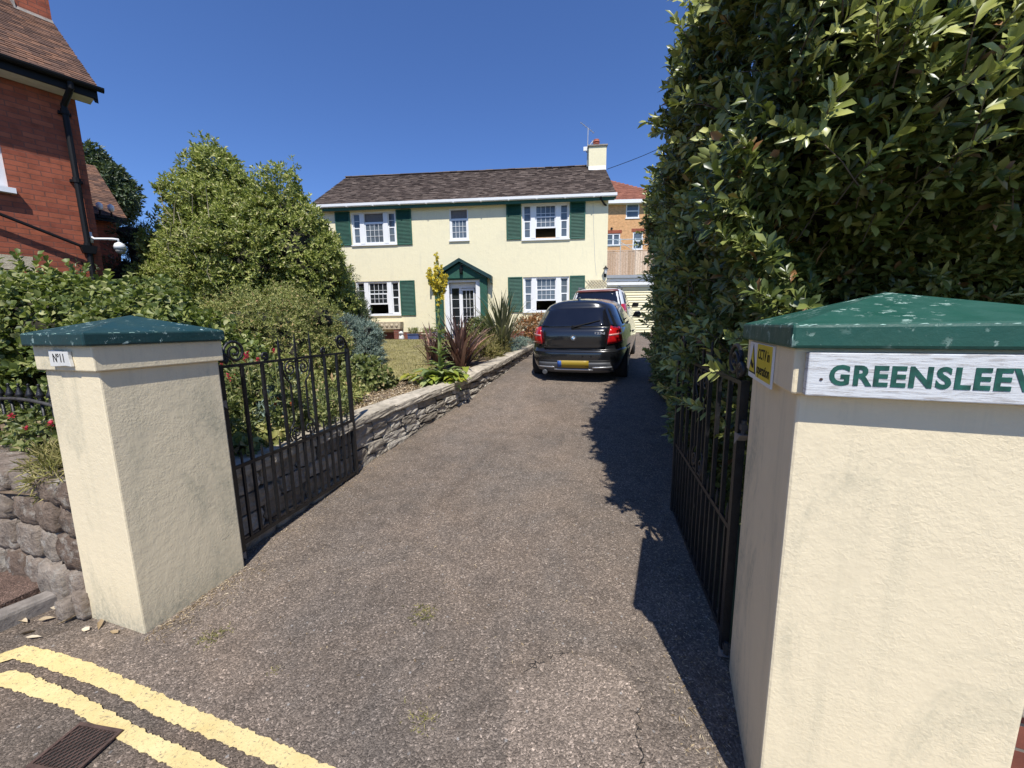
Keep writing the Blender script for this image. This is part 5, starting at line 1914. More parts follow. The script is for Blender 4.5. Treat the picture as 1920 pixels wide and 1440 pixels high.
def suv():
    p = Vector((-.36, 11.3, float(zg(11.1)) + .01))
    t = thing("parked_car", "white off road car with maroon roof edge parked beyond the black hatchback", "car", p, -radians(6), None, radians(2.5))
    s = Shape([(.32, .12, 3.9, .74), (.40, .04, 4.0, .83), (.55, .0, 4.05, .87), (.75, .0, 4.05, .885), (.95, .02, 3.95, .88), (1.03, .05, 3.6, .86), (1.06, .06, 3.0, .845), (1.15, .10, 2.85, .81), (1.45, .20, 2.3, .71), (1.56, .26, 2.1, .66), (1.61, .30, 2.0, .60), (1.635, .45, 1.9, .48), (1.645, .9, 1.5, .2)], 6.0)
    zs = [.32, .36, .40, .47, .55, .65, .75, .85, .95, 1.0, 1.03, 1.06, 1.1, 1.15, 1.25, 1.35, 1.45, 1.52, 1.56, 1.59, 1.61, 1.625, 1.635, 1.642, 1.645]
    s.body(t, M_['carwhite'], zs)
    s.patch("rear_window", M_['carglass'], t, [(-.72, 1.07), (.72, 1.07), (.60, 1.54), (-.60, 1.54)], .006, 12, 6)
    s.patch("bumper", M_['cargrey'], t, [(-.80, .38), (.80, .38), (.82, .62), (-.82, .62)], .03, 14, 4, thick=.03)
    s.patch("roof_edge_strip", M_['maroon'], t, [(-.62, 1.55), (.62, 1.55), (.56, 1.605), (-.56, 1.605)], .02, 12, 3, thick=.03)  # maroon strip laid along the rear edge of the roof
    for sg in (-1, 1):
        c = [(sg * .70, .86), (sg * .86, .86), (sg * .815, 1.19), (sg * .705, 1.19)]
        if sg < 0:
            c = [c[1], c[0], c[3], c[2]]
        l = s.patch("tail_light", M_['carred'], t, c, .012, 6, 6, thick=.02)
        c = [(sg * .72, .95), (sg * .85, .95), (sg * .845, 1.0), (sg * .72, 1.0)]
        if sg < 0:
            c = [c[1], c[0], c[3], c[2]]
        s.patch("reversing_lens", M_['carlens'], l, c, .015, 4, 2, thick=.006)
        s.patch("side_window", M_['carglass'], t, [(.35, 1.10), (2.75, 1.10), (2.1, 1.52), (.55, 1.52)], .006, 12, 5, 'side', sg)
        s.patch("wheel_arch", M_['cargrey'], t, [(.40, .36), (1.20, .36), (1.05, .82), (.55, .82)], .004, 10, 4, 'side', sg)
        m = MB()
        m.prism([Vector((sg * .84, 2.5, 1.08)), Vector((sg * 1.06, 2.46, 1.08)), Vector((sg * 1.08, 2.45, 1.22)), Vector((sg * .90, 2.45, 1.24))], (0, .10, 0))
        m.build("wing_mirror", M_['blackpl'], t, bevel=.03, recalc=True)
        m = MB()
        m.tube([(sg * .56, .55, 1.62), (sg * .57, .62, 1.69), (sg * .57, 1.9, 1.69), (sg * .56, 1.97, 1.62)], .02, 6)
        m.build("roof_rail", M_['cargrey'], t)
    m = MB()
    a, b2 = s.rear(0, 1.07, .02), s.rear(-.35, 1.14, .02)
    m.tube([a, b2], [.016, .008], 6)
    m.build("wiper", M_['blackpl'], t)
    for x in (-.76, .76):
        for y in (.8, 3.2):
            wheel(t, x, y, .36, .24)
suv()

# ------------------------------------------------------------------ big evergreen hedge on the right
def hedge_right():
    rg = np.random.default_rng(41)
    t = thing("evergreen_hedge", "tall dark glossy evergreen hedge overhanging the drive behind the name board pillar", "hedge", (1.8, 4.5, .3))
    o = np.array([1.8, 4.5, .3])
    def wob(a, b, k):
        return .10 * np.sin(a * 2.1 + k) * np.sin(b * 2.7 + k * 1.7) + .07 * np.sin(a * 5.3 + 2 * k) * np.sin(b * 4.6 + k) + .04 * np.sin(a * 11 + k) * np.sin(b * 9.7)
    def hmax(y):
        return np.interp(y, [3.4, 4.6, 6.5, 7.4], [4.9, 4.35, 3.75, 3.4])
    def xleft(y, z):
        x = .66 - .20 * np.sin(np.clip((z - .3) / 4.6, 0, 1) * pi) * np.interp(y, [2.2, 3.2], [.5, 1]) + .17 * np.clip(z - 3.1, 0, 9) ** 1.6
        x = x + .20 * np.clip((y - 3.0) / 1.8, 0, 1) + .18 * np.clip(1.5 - z, 0, 1) * np.clip((3.6 - y) / .6, 0, 1) + .06 * np.clip((6.6 - y) / 4, 0, 1)
        return x + .35 * np.clip(y - 6.3, 0, 9) ** 2 + .8 * wob(y, z, 1.3) + .05 + .05 * np.clip((y - 4) / 2, 0, 1) * np.clip(3.2 - z, 0, 1) + .05 * np.sin(z * 5.5 + 1.5 * np.sin(y * 2))
    def yfront(x, z):
        base = np.interp(z, [0.3, 1.2, 1.7, 1.95, 2.15, 2.5, 3.0, 3.6, 4.6, 5.2], [3.1, 3.05, 2.95, 2.65, 2.08, 1.88, 1.84, 1.98, 2.4, 2.9])
        return base + .35 * np.clip(.95 - x, 0, 1) ** 1.5 + wob(x, z, 2.6) * .8 + .08 * np.sin(z * 6.3 + 1.7 * np.sin(x * 2.3) + x * 1.3)
    def left(n, y0, y1, z0, z1):
        y = rg.uniform(y0, y1, n); z = z0 + (np.minimum(z1, hmax(y)) - z0) * rg.uniform(0, 1, n)
        return np.stack([xleft(y, z), y, z], 1), np.tile([[-1.0, -.15, .25]], (n, 1))
    def front(n, x0, x1, z0, z1):
        x = rg.uniform(x0, x1, n); z = rg.uniform(z0, z1, n)
        return np.stack([x, yfront(x, z), z], 1), np.tile([[-.1, -1.0, .3]], (n, 1))
    def top(n):
        x = rg.uniform(.8, 4.2, n); y = rg.uniform(2.3, 7.2, n)
        return np.stack([x, y, hmax(y) + .05 - .5 * np.clip(1.1 - x, 0, 1) + wob(x, y, .4)], 1), np.tile([[0, 0, 1.0]], (n, 1))
    def back(n):
        x = rg.uniform(.8, 3.6, n); z = rg.uniform(.5, 3.5, n)
        return np.stack([x, 7.3 + wob(x, z, 1), z], 1), np.tile([[0, 1.0, .2]], (n, 1))
    def inset(PN, dmin, dmax, jit):
        P, N = PN
        P = P - norm(N) * rg.uniform(dmin, dmax, (len(P), 1)) + rg.normal(0, .02, P.shape)
        return P, norm(N + rg.normal(0, jit, N.shape) + np.array([0, 0, .25]))
    # near, large shoots
    near = [inset(front(3300, .62, 3.4, 1.5, 4.3), -.07, .10, .45), inset(left(1900, 1.95, 3.4, .95, 4.0), -.05, .10, .45),
            inset(front(1700, .7, 3.4, 1.3, 4.3), .14, .34, .6), inset(left(550, 1.95, 3.4, .6, 4.2), .12, .3, .6)]
    P = np.vstack([a for a, b in near]); N = np.vstack([b for a, b in near])
    leaves("foliage", *shoots(P - o, N, 12, .062, .026, rg, stem=.075, spread=1.05, up=.12, var=.45), M_['l_hedge'], t, 'oval', .16, .14)
    far = [inset(left(5600, 3.2, 7.4, .35, 4.9), -.06, .10, .45), inset(left(2000, 3.2, 7.4, .35, 4.9), .12, .35, .6),
           inset(top(1800), -.05, .15, .4), inset(back(1100), -.05, .2, .5), inset(left(350, 2.0, 3.4, .25, 1.0), .0, .2, .5),
           inset(front(500, .7, 4.0, 4.2, 5.0), -.05, .15, .4), inset(front(1300, .7, 4.2, .15, 1.5), -.05, .25, .5)]
    P = np.vstack([a for a, b in far]); N = np.vstack([b for a, b in far])
    leaves("foliage", *shoots(P - o, N, 10, .066, .027, rg, stem=.08, spread=1.0, up=.12, var=.4), M_['l_hedge'], t, 'diamond', .18, .12)
    # long sprays reaching out of the face
    sp = [inset(front(330, .7, 3.3, 2.0, 3.7), -.22, -.04, .5), inset(left(330, 2.0, 7.0, 1.0, 4.4), -.16, -.05, .5)]
    P = np.vstack([a for a, b in sp]); N = np.vstack([b for a, b in sp])
    leaves("foliage", *shoots(P - o, N, 13, .068, .027, rg, stem=.15, spread=.95, up=.1, var=.45), M_['l_spray'], t, 'oval', .16, .12)
    m = MB()
    for p, n in zip(P, N):
        m.tube([p - o - n * .10 - Vector((0, 0, .03)), p - o, p - o + n * .13], [.0035, .0025, .0012], 4)
    rr = random.Random(3)
    for i in range(22):
        x, z = rr.uniform(.9, 3.4), rr.uniform(1.1, 1.75)
        a = Vector((x, float(yfront(x, z)) + rr.uniform(.05, .35), z)) - Vector(o)
        m.tube([a, a + Vector((rr.uniform(-.2, .2), rr.uniform(-.05, .1), rr.uniform(.1, .3))), a + Vector((rr.uniform(-.3, .3), rr.uniform(-.05, .2), rr.uniform(.1, .3)))], [.005, .004, .002], 5)
    tag(m.build("twigs", M_['bark'], t, smooth=True), kind='stuff')
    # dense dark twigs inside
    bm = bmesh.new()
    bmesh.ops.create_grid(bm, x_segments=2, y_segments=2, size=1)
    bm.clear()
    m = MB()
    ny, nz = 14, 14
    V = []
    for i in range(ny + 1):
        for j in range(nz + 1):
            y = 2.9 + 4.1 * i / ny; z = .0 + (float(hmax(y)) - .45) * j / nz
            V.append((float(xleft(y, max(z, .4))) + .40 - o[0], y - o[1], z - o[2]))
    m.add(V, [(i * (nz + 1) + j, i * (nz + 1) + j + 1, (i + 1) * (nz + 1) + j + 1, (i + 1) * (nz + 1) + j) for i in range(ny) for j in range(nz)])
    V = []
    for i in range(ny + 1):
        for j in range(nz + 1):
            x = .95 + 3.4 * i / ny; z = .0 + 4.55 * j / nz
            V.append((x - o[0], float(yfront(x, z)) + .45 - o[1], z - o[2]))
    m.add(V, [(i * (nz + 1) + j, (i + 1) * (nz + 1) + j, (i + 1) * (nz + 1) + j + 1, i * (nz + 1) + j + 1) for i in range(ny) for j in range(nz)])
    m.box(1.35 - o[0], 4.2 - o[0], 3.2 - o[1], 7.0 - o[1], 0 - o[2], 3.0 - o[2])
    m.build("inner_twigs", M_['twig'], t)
    bm.free()
hedge_right()

# ------------------------------------------------------------------ hedge, trees and shrubs of the garden
def plant(name, label, cat, base, E, mat, n, per, L, Wd, seed, stem=.06, spread=1.0, up=.12, style='diamond', jit=.45, rmin=.75, rmax=1.08, core=.72, trunk=None, group=None, zmin=None, crown="crown", extra=None):
    """a bush or tree: leafy shoots over the surfaces of its clumps, dark twigs inside, stems below"""
    rg = np.random.default_rng(seed)
    base = np.array(base, float)
    t = thing(name, label, cat, tuple(base), 0, group)
    P, N = ell_points(E, n, rg, rmin, rmax, .66, base[2] - .1 if zmin is None else zmin)
    N = norm(N + rg.normal(0, jit, N.shape) + [0, 0, .2])
    leaves(crown, *shoots(P - base, N, per, L, Wd, rg, stem=stem, spread=spread, up=up), mat, t, style)
    if core:
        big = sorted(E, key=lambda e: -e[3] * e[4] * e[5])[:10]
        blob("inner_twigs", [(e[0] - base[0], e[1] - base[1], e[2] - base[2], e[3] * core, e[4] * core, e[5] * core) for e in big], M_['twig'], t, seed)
    rr = random.Random(seed)
    mb = MB()
    for k in range(trunk[1] if trunk else 5):
        e = rr.choice(E)
        tip = Vector((e[0] - base[0], e[1] - base[1], e[2] - base[2] + e[5] * .3))
        a = Vector((rr.uniform(-.06, .06), rr.uniform(-.06, .06), -.15))
        r = (trunk[0] if trunk else .02)
        mid = a.lerp(tip, .5) + Vector((rr.uniform(-.1, .1), rr.uniform(-.1, .1), .1))
        mb.tube([a, a.lerp(mid, .5), mid, mid.lerp(tip, .6), tip], [r, r * .85, r * .6, r * .4, r * .15], 6)
    mb.build("trunk" if trunk and trunk[0] > .04 else "stem", M_['bark'], t, smooth=True)
    if extra:
        extra(t, base, rg)
    return t

def broad_tree():
    def pos(px, py):
        return -9.2 + (px - 280) * .0125, 1.6 + (612 - py) * .0097
    rg = np.random.default_rng(51)
    big = []
    for px, py, rx, rz in ((470, 490, 1.45, 1.25), (435, 400, .82, .80), (438, 340, .44, .52), (437, 302, .25, .34), (538, 410, .55, .62), (548, 352, .25, .36), (550, 318, .10, .24), (350, 470, .72, .60), (360, 550, 1.05, .75), (562, 465, .58, .72), (580, 530, .50, .7), (490, 565, 1.1, .65), (315, 450, .28, .35), (488, 372, .30, .22), (300, 550, .5, .55)):
        x, z = pos(px, py)
        big.append([x, 6.3 + rg.uniform(-.15, .25), z, rx, rx * .95, rz])
    small = clumps(big, 260, rg, .12, .28, .9)
    def extra(t, base, rg2):
        # bare pale twigs in the worn middle of the crown
        m = MB()
        rr = random.Random(9)
        for i in range(12):
            px, py = rr.uniform(400, 520), rr.uniform(420, 540)
            x, z = pos(px, py)
            a = Vector((x + .35 - base[0], 6.3 - 1.22 * cos((px - 470) / 130) - base[1], z - base[2]))
            m.tube([a, a + Vector((rr.uniform(-.1, .2), rr.uniform(-.12, .02), rr.uniform(.15, .35))), a + Vector((rr.uniform(-.2, .4), rr.uniform(-.15, .1), rr.uniform(.3, .5)))], [.006, .004, .002], 5)
        m.build("bare_twig", simple("pale_twig", (0.36, 0.30, 0.20), 0.9), t)
        # loose sprays breaking the outline
        pts = [pos(*q) for q in ((368, 318), (378, 300), (392, 290), (375, 340), (302, 372), (310, 390), (388, 335), (620, 500), (615, 470), (286, 430), (280, 470), (275, 560))]
        P, N = [], []
        for x, z in pts:
            for k in range(9):
                P.append((x + rg2.normal(0, .10), 6.3 + rg2.normal(0, .12), z + rg2.normal(0, .11)))
                N.append((rg2.normal(0, .5), rg2.normal(0, .5) - .2, .8))
        leaves("spray", *shoots(np.array(P) - base, norm(np.array(N)), 9, .085, .035, rg2, stem=.12), M_['l_tree'], t)
    plant("broadleaf_tree", "large yellow green bushy tree with two peaks left of the cream house", "tree", (-6.9, 6.4, .8), big + small, M_['l_tree'], 24000, 8, .066, .032, 52, stem=.09, spread=1.05, jit=.5, rmin=.86, rmax=1.08, core=.66, trunk=(.11, 7), extra=extra)
broad_tree()

def ivy_hedge():
    rg = np.random.default_rng(61)
    E = []
    for i in range(14):
        x = -10.2 + i * .47
        h = float(np.interp(x, [-10, -6.3, -5.2, -4.3, -3.8], [2.42, 2.24, 2.04, 1.76, 1.6]))
        E.append([x, 3.15 + rg.uniform(-.1, .1), h - .62, .55, .62, .62])
        E.append([x + .2, 2.95 + rg.uniform(-.1, .1), 1.05, .5, .42, .5])
    E += clumps(E, 60, rg, .16, .30, .9)
    def extra(t, base, rg2):
        P = np.stack([rg2.uniform(-9, -4.6, 26), rg2.uniform(2.7, 3.2, 26), np.zeros(26)], 1)
        P[:, 2] = np.interp(P[:, 0], [-10, -6.3, -5.2, -4.3], [2.40, 2.22, 2.0, 1.74]) + .0
        tag(leaves("young_growth", *shoots(P - base, norm(rg2.normal(0, .3, (26, 3)) + [0, 0, 1]), 10, .075, .056, rg2, stem=.26, spread=.9), M_['l_ivy'], t, 'oval'), kind='stuff')
    plant("garden_hedge", "sunlit ivy leaved hedge behind the pillar with the house number", "hedge", (-6.5, 3.1, .6), E, M_['l_ivy'], 16000, 7, .064, .048, 62, stem=.06, spread=1.15, jit=.55, core=.55, style='oval', crown="foliage", extra=extra)
ivy_hedge()

def shrubs():
    rg = np.random.default_rng(71)
    E = [[-5.35, 5.0, 1.45, 1.22, 1.0, .72], [-4.9, 4.85, 1.2, .85, .8, .60], [-6.0, 5.0, 1.35, .75, .7, .6]]
    E += clumps(E, 60, rg, .14, .28, .92)
    plant("round_shrub", "wide rounded olive brown shrub in front of the yellow green tree", "shrub", (-5.3, 5.0, .72), E, M_['l_shrub'], 11000, 9, .045, .016, 72, stem=.07, spread=.9, jit=.6, core=.62)
    E = [[-5.5, 7.3, 1.5, .55, .6, .70], [-5.75, 7.4, 2.0, .5, .5, .75], [-5.22, 7.15, 1.25, .36, .4, .42], [-6.0, 7.2, 1.4, .6, .6, .7], [-5.2, 7.2, 1.75, .18, .18, .45]]
    E += clumps(E, 40, rg, .12, .25, .9)
    plant("dark_conifer", "dark feathery conifer in front of the lower left window", "shrub", (-5.55, 7.3, .9), E, M_['l_conifer'], 5500, 9, .065, .012, 73, stem=.14, spread=.75, jit=.6, core=.8)
    E = [[-4.58, 6.3, 1.26, .38, .4, .40], [-4.78, 6.25, 1.05, .36, .4, .3], [-4.38, 6.2, 1.05, .28, .32, .28]]
    E += clumps(E, 14, rg, .10, .18, .9)
    plant("blue_conifer", "low blue grey feathery conifer beside the lawn edge", "shrub", (-4.58, 6.25, .85), E, M_['l_blue'], 3000, 10, .055, .011, 74, stem=.12, spread=.75, jit=.5, core=.8)
    E = [[-3.45, 4.9, .90, .22, .24, .22], [-3.55, 4.85, .80, .24, .25, .18], [-3.32, 4.95, .82, .22, .25, .2]]
    plant("leafy_shrub", "small bright broad leaved shrub between the gate and the lawn", "shrub", (-3.42, 4.88, .66), E, M_['l_bright'], 520, 8, .075, .038, 75, stem=.08, spread=1.1, jit=.5, core=.6, style='oval')
    E = [[-11.5, 7.2, 2.3, .6, .6, 1.3], [-10.7, 7.4, 1.9, .8, .7, 1.2], [-11.0, 7.3, 3.2, .35, .35, .9], [-10.4, 7.6, 2.6, .7, .6, 1.1]]
    E += clumps(E, 30, rg, .15, .3, .9)
    plant("dark_conifer", "almost black conifer in the shade between the brick building and the big tree", "tree", (-11.1, 7.35, .9), E, M_['l_dark'], 4500, 9, .09, .016, 76, stem=.16, spread=.75, jit=.6, core=.85, trunk=(.07, 4))
    E = [[-8.55, 4.6, 2.25, .32, .25, .35], [-8.2, 4.5, 2.0, .4, .3, .3]]
    plant("roadside_shrub", "thin dark shrub with sparse twigs at the foot of the red house", "shrub", (-8.4, 4.5, .9), E, M_['l_dark'], 240, 8, .06, .03, 77, stem=.2, spread=.9, core=0)
    # tree beyond the brick building
    E = []
    for px, py, r in ((160, 335, 1.0), (190, 352, .85), (213, 370, .65), (236, 382, .32), (165, 315, .6), (196, 325, .38), (178, 378, .9), (140, 350, 1.3)):
        d = Vector(fw) * 721 + Vector(cr) * (px - 960) + Vector(cu) * (720 - py)
        p = Vector((0, 0, EYE)) + d * (15.5 / 721)
        E.append([p.x, p.y, p.z, r, r, r * .85])
    E += clumps(E, 70, rg, .16, .34, .9)
    plant("broadleaf_tree", "dark green tree rising behind the roof of the low brick building", "tree", (-23, 13.6, 1.0), E, M_['l_dark'], 5000, 8, .16, .08, 78, stem=.25, jit=.55, core=.8, trunk=(.22, 6))
    # bushes right of the porch and along the wall
    E = [[-2.85, 8.6, 1.38, .42, .4, .36], [-2.6, 8.3, 1.25, .3, .3, .3]]
    plant("garden_bush", "green and cream bush growing in front of the porch", "shrub", (-2.75, 8.5, 1.02), E, M_['l_bright'], 650, 8, .06, .03, 79, core=.7)
    E = [[-1.98, 9.9, 1.50, .34, .34, .26], [-1.75, 10.1, 1.55, .3, .3, .28]]
    plant("orange_shrub", "small orange brown shrub beside the black car", "shrub", (-1.9, 10.0, 1.1), E, M_['l_orange'], 380, 8, .055, .03, 80, stem=.10, core=0)
    E = [[-2.15, 8.9, 1.12, .22, .3, .14], [-2.05, 9.4, 1.14, .2, .3, .14], [-2.25, 8.3, 1.08, .25, .3, .16]]
    plant("grey_groundcover", "low grey green cushion plant spilling on the wall coping near the car", "plant", (-2.15, 8.9, 1.04), E, M_['l_blue'], 520, 9, .05, .014, 81, core=.6)
    E = [[-2.45, 7.45, 1.02, .28, .32, .20], [-2.4, 8.0, 1.08, .26, .3, .20], [-2.65, 7.7, 1.08, .3, .3, .26]]
    plant("grassy_perennial", "pale green grassy perennial at the foot of the flax plants", "plant", (-2.5, 7.7, .95), E, M_['l_grass'], 380, 9, .16, .010, 82, stem=.08, spread=.7, up=.4, core=0)
shrubs()

def bed_plants():
    rg = np.random.default_rng(91)
    def flowers(t, base, pts, mat, L=.022, per=9, name="flower", stem=.02):
        P = np.array(pts)
        leaves(name, *shoots(P - base, norm(rg.normal(0, .3, P.shape) + [0, -.3, 1]), per, L, L * .8, rg, stem=stem, spread=1.2), mat, t)
    spots = [(-3.30, 2.62, .95, .30), (-3.05, 2.78, 1.03, .30), (-3.55, 2.75, .98, .34), (-2.98, 2.30, .78, .24)]
    for i, (x, y, z, r) in enumerate(spots):
        lab = ["red flowering valerian clump nearest the gate scroll", "tall valerian clump with few red flowers behind the gate bars", "leafy valerian clump against the round shrub", "low valerian clump close to the coping behind the gate"][i]
        E = [[x, y, z - .08, r, r, .34], [x + .1, y - .08, z - .2, r * .8, r * .8, .25]]
        def extra(t, base, g, x=x, y=y, z=z, i=i):
            pts = [(x + g.normal(0, .16), y + g.normal(0, .14), z + .20 + g.uniform(0, .16)) for _ in range((9, 6, 4, 3)[i])]
            m = MB()
            for p in pts:
                m.tube([(p[0] - base[0], p[1] - base[1], p[2] - base[2] - .3), (p[0] - base[0], p[1] - base[1], p[2] - base[2])], .003, 4)
            m.build("flower_stem", M_['l_shrub'], t)
            flowers(t, base, pts, M_['petal_red'], .020, 16, stem=.05)
        plant("red_valerian", lab, "flower", (x, y, .62), E, M_['l_shrub'] if i == 2 else M_['l_bright'], 520, 8, .060, .020, 92 + i, stem=.07, core=0, group="red valerian behind the gate", extra=extra)
    for i, (x, y, z) in enumerate(((-3.02, 2.95, .86), (-2.88, 2.65, .80), (-3.25, 3.2, .95))):
        P = np.stack([rg.normal(x, .10, 26), rg.normal(y, .09, 26), rg.uniform(z - .2, z + .10, 26)], 1)
        t = thing("blue_spurge", ["tall blue grey spurge behind the middle of the gate", "short blue grey spurge beside the wall coping", "blue grey spurge at the back of the flower bed"][i], "plant", (x, y, .62), 0, "blue spurge plants behind the gate")
        base = np.array([x, y, .62])
        leaves("foliage", *shoots(P - base, norm(rg.normal(0, .35, P.shape) + [0, 0, 1]), 18, .060, .011, rg, stem=.16, spread=.95, up=.2), M_['l_blue'], t)
        m = MB()
        for p in P:
            m.tube([(p[0] - x, p[1] - y, 0), (p[0] - x, p[1] - y, p[2] - .62 + .1)], .004, 4)
        m.build("stem", M_['l_blue'], t)
        if i < 2:
            pts = [(x + rg.normal(0, .09), y + rg.normal(0, .09), z + .15) for _ in range(5)]
            flowers(t, base, pts, M_['petal_orange'], .020, 12)
    E = [[-2.74, 2.15, .68, .14, .18, .08], [-2.78, 2.5, .68, .14, .18, .09]]
    plant("bergenia", "broad dark leaved plant on the coping directly behind the gate pillar", "plant", (-2.73, 2.3, .62), E, M_['l_shrub'], 80, 6, .08, .05, 99, stem=.04, spread=1.2, core=0, style='oval')
    E = [[-2.82, 3.3, .72, .18, .2, .16], [-3.05, 3.6, .74, .2, .2, .16], [-2.75, 3.05, .70, .14, .15, .12]]
    plant("pale_perennial", "pale yellow green perennial by the gate's free end", "plant", (-2.9, 3.35, .62), E, M_['l_bright'], 260, 8, .06, .02, 100, stem=.08, core=0)
    E = [[-3.9, 3.9, .82, .5, .45, .26], [-3.3, 4.0, .76, .35, .3, .18], [-4.3, 4.2, .9, .5, .4, .3]]
    plant("low_shrub", "low mixed green shrub between the round shrub and the gravel", "shrub", (-3.8, 4.0, .64), E, M_['l_shrub'], 1300, 8, .06, .025, 101, stem=.06, core=.6)
    # at the railing on the far left
    E = [[-4.15, 1.95, .78, .30, .16, .12], [-4.6, 2.15, .80, .35, .2, .14], [-5.1, 2.2, .78, .4, .2, .14], [-3.6, 2.0, .75, .3, .2, .12]]
    def extra(t, base, g):
        pts = [(-4.25, 1.86, .86), (-4.28, 1.88, .85), (-4.05, 1.9, .90), (-4.62, 1.95, .92), (-3.95, 1.9, .88)]
        flowers(t, base, pts, M_['petal_red'], .028, 10)
        pts = [(-3.55, 1.72, .75), (-3.5, 1.66, .72), (-3.72, 1.62, .72), (-3.46, 1.75, .80)]
        flowers(t, base, pts, M_['petal_yellow'], .018, 10)
    plant("bedding_geranium", "low geranium plants with red flowers below the spear railing", "flower", (-4.3, 2.0, .66), E, M_['l_bright'], 420, 8, .045, .035, 102, stem=.05, core=0, extra=extra)
    E = [[-3.42, 1.62, .74, .22, .10, .08], [-3.2, 1.5, .74, .16, .08, .07]]
    plant("dry_weed", "dry straggly weeds on the wall top next to the numbered pillar", "plant", (-3.35, 1.6, .66), E, M_['l_grass'], 160, 9, .07, .008, 103, stem=.06, core=0)
bed_plants()

def mullein():
    x, y, z0 = -2.50, 5.45, .74
    rg = np.random.default_rng(111)
    t = thing("mullein", "tall mullein with a yellow flower spike and lime leaves above the stone wall", "flower", (x, y, z0))
    m = MB()
    m.tube([(0, 0, -.1), (.005, 0, .6), (.02, .0, 1.2), (.02, 0, 1.9)], [.026, .022, .018, .008], 8)
    for k in range(9):
        a = k * .7
        m.tube([(.02, 0, 1.22 + .02 * k), (.02 + .07 * cos(a), .07 * sin(a), 1.36 + .02 * k), (.02 + .11 * cos(a), .11 * sin(a), 1.58 + .015 * k)], [.012, .010, .004], 5)
    m.build("stem", M_['l_mull'], t, smooth=True)
    P = [(.02 + rg.normal(0, .012), rg.normal(0, .012), h) for h in np.arange(1.15, 1.93, .02)]
    for k in range(9):
        a = k * .7
        for h in np.linspace(0, 1, 15):
            r = .04 + .075 * min(1, h * 1.5)
            P.append((.02 + r * cos(a) + rg.normal(0, .01), r * sin(a) + rg.normal(0, .01), 1.27 + .33 * h + .015 * k))
    P = np.array(P)
    N = norm(P * [1, 1, 0] + rg.normal(0, .03, P.shape) + [0, 0, .02])
    leaves("flower_spike", *shoots(P, N, 12, .030, .023, rg, stem=.02, spread=1.2), M_['petal_yellow'], t)
    h = rg.uniform(.15, 1.2, 60)
    P = np.stack([.012 + 0 * h, 0 * h, h], 1)
    a = rg.uniform(0, 6.28, 60)
    D = np.stack([np.cos(a), np.sin(a), np.full(60, .9)], 1)
    leaves("stem_foliage", P, D, np.tile([[0, 0, 1.0]], (60, 1)) - D * .3, .28 - .19 * h, .085 - .05 * h, M_['l_mull'], t, 'oval', .2, .35)
    a = rg.uniform(0, 6.28, 46)
    D = np.stack([np.cos(a), np.sin(a), rg.uniform(.05, .9, 46)], 1)
    leaves("basal_leaf", np.tile([[0, 0, .04]], (46, 1)) + rg.normal(0, .02, (46, 3)), D, np.tile([[0, 0, 1.0]], (46, 1)), rg.uniform(.28, .52, 46), rg.uniform(.10, .15, 46), M_['l_mull'], t, 'oval', .15, .45)
    n = 70
    P = np.stack([rg.uniform(-.42, .45, n), rg.uniform(-.30, .12, n), rg.uniform(.02, .14, n)], 1)
    a = rg.uniform(0, 6.28, n)
    D = np.stack([np.cos(a), np.sin(a) - .3, rg.uniform(-.2, .6, n)], 1)
    leaves("yellowing_leaf", P, D, np.tile([[0, 0, 1.0]], (n, 1)), rg.uniform(.14, .28, n), rg.uniform(.06, .12, n), M_['l_lime'], t, 'oval', .2, .3)
mullein()

def flax(name, label, loc, H, n, mat, seed, spread, fallen=0):
    """sword-leaved clump: long tapering folded blades bending over at the tips"""
    rg = random.Random(seed)
    t = thing(name, label, "plant", loc)
    m = MB()
    for i in range(n):
        a = rg.uniform(0, 2 * pi)
        lean = rg.uniform(.05, spread) if i >= fallen else rg.uniform(1.2, 1.7)
        L = H * rg.uniform(.6, 1.15)
        w = rg.uniform(.018, .034)
        bend = rg.uniform(.05, .6) * (1 if i >= fallen else 1.5)
        d = Vector((cos(a), sin(a), 0)); s_ = Vector((-sin(a), cos(a), 0))
        p = Vector((rg.uniform(-.1, .1), rg.uniform(-.1, .1), 0))
        pts = []
        K = 6
        for k in range(K + 1):
            u = k / K
            th = lean * .5 + (lean * .5 + bend) * u ** 2
            pts.append(p.copy())
            p = p + (d * sin(th) + Vector((0, 0, 1)) * cos(th)) * (L / K)
        V, F = [], []
        for k, q in enumerate(pts):
            u = k / K
            ww = w * (1 - u ** 2.2) + .001
            nn = Vector((d.x, d.y, .3)) * ww * .5
            V += [q - s_ * ww - nn * .0, q + nn * -.6, q + s_ * ww]
        for k in range(K):
            F += [(3 * k, 3 * k + 1, 3 * k + 4, 3 * k + 3), (3 * k + 1, 3 * k + 2, 3 * k + 5, 3 * k + 4)]
        m.add(V, F)
    m.build("blade", mat, t)
flax("flax_plant", "bronze red sword leaved flax plant beside the mullein", (-2.52, 6.35, .84), 1.05, 120, M_['l_bronze'], 5, 1.15, 26)
flax("flax_plant", "tall grey green sword leaved flax plant nearest the porch side of the car", (-2.25, 8.25, 1.0), 1.3, 130, M_['l_flax'], 6, 1.1, 18)
flax("flax_plant", "small pinkish arching flax plant left of the mullein stem", (-3.05, 6.45, .86), .78, 60, M_['l_bronze'], 7, 1.3, 16)

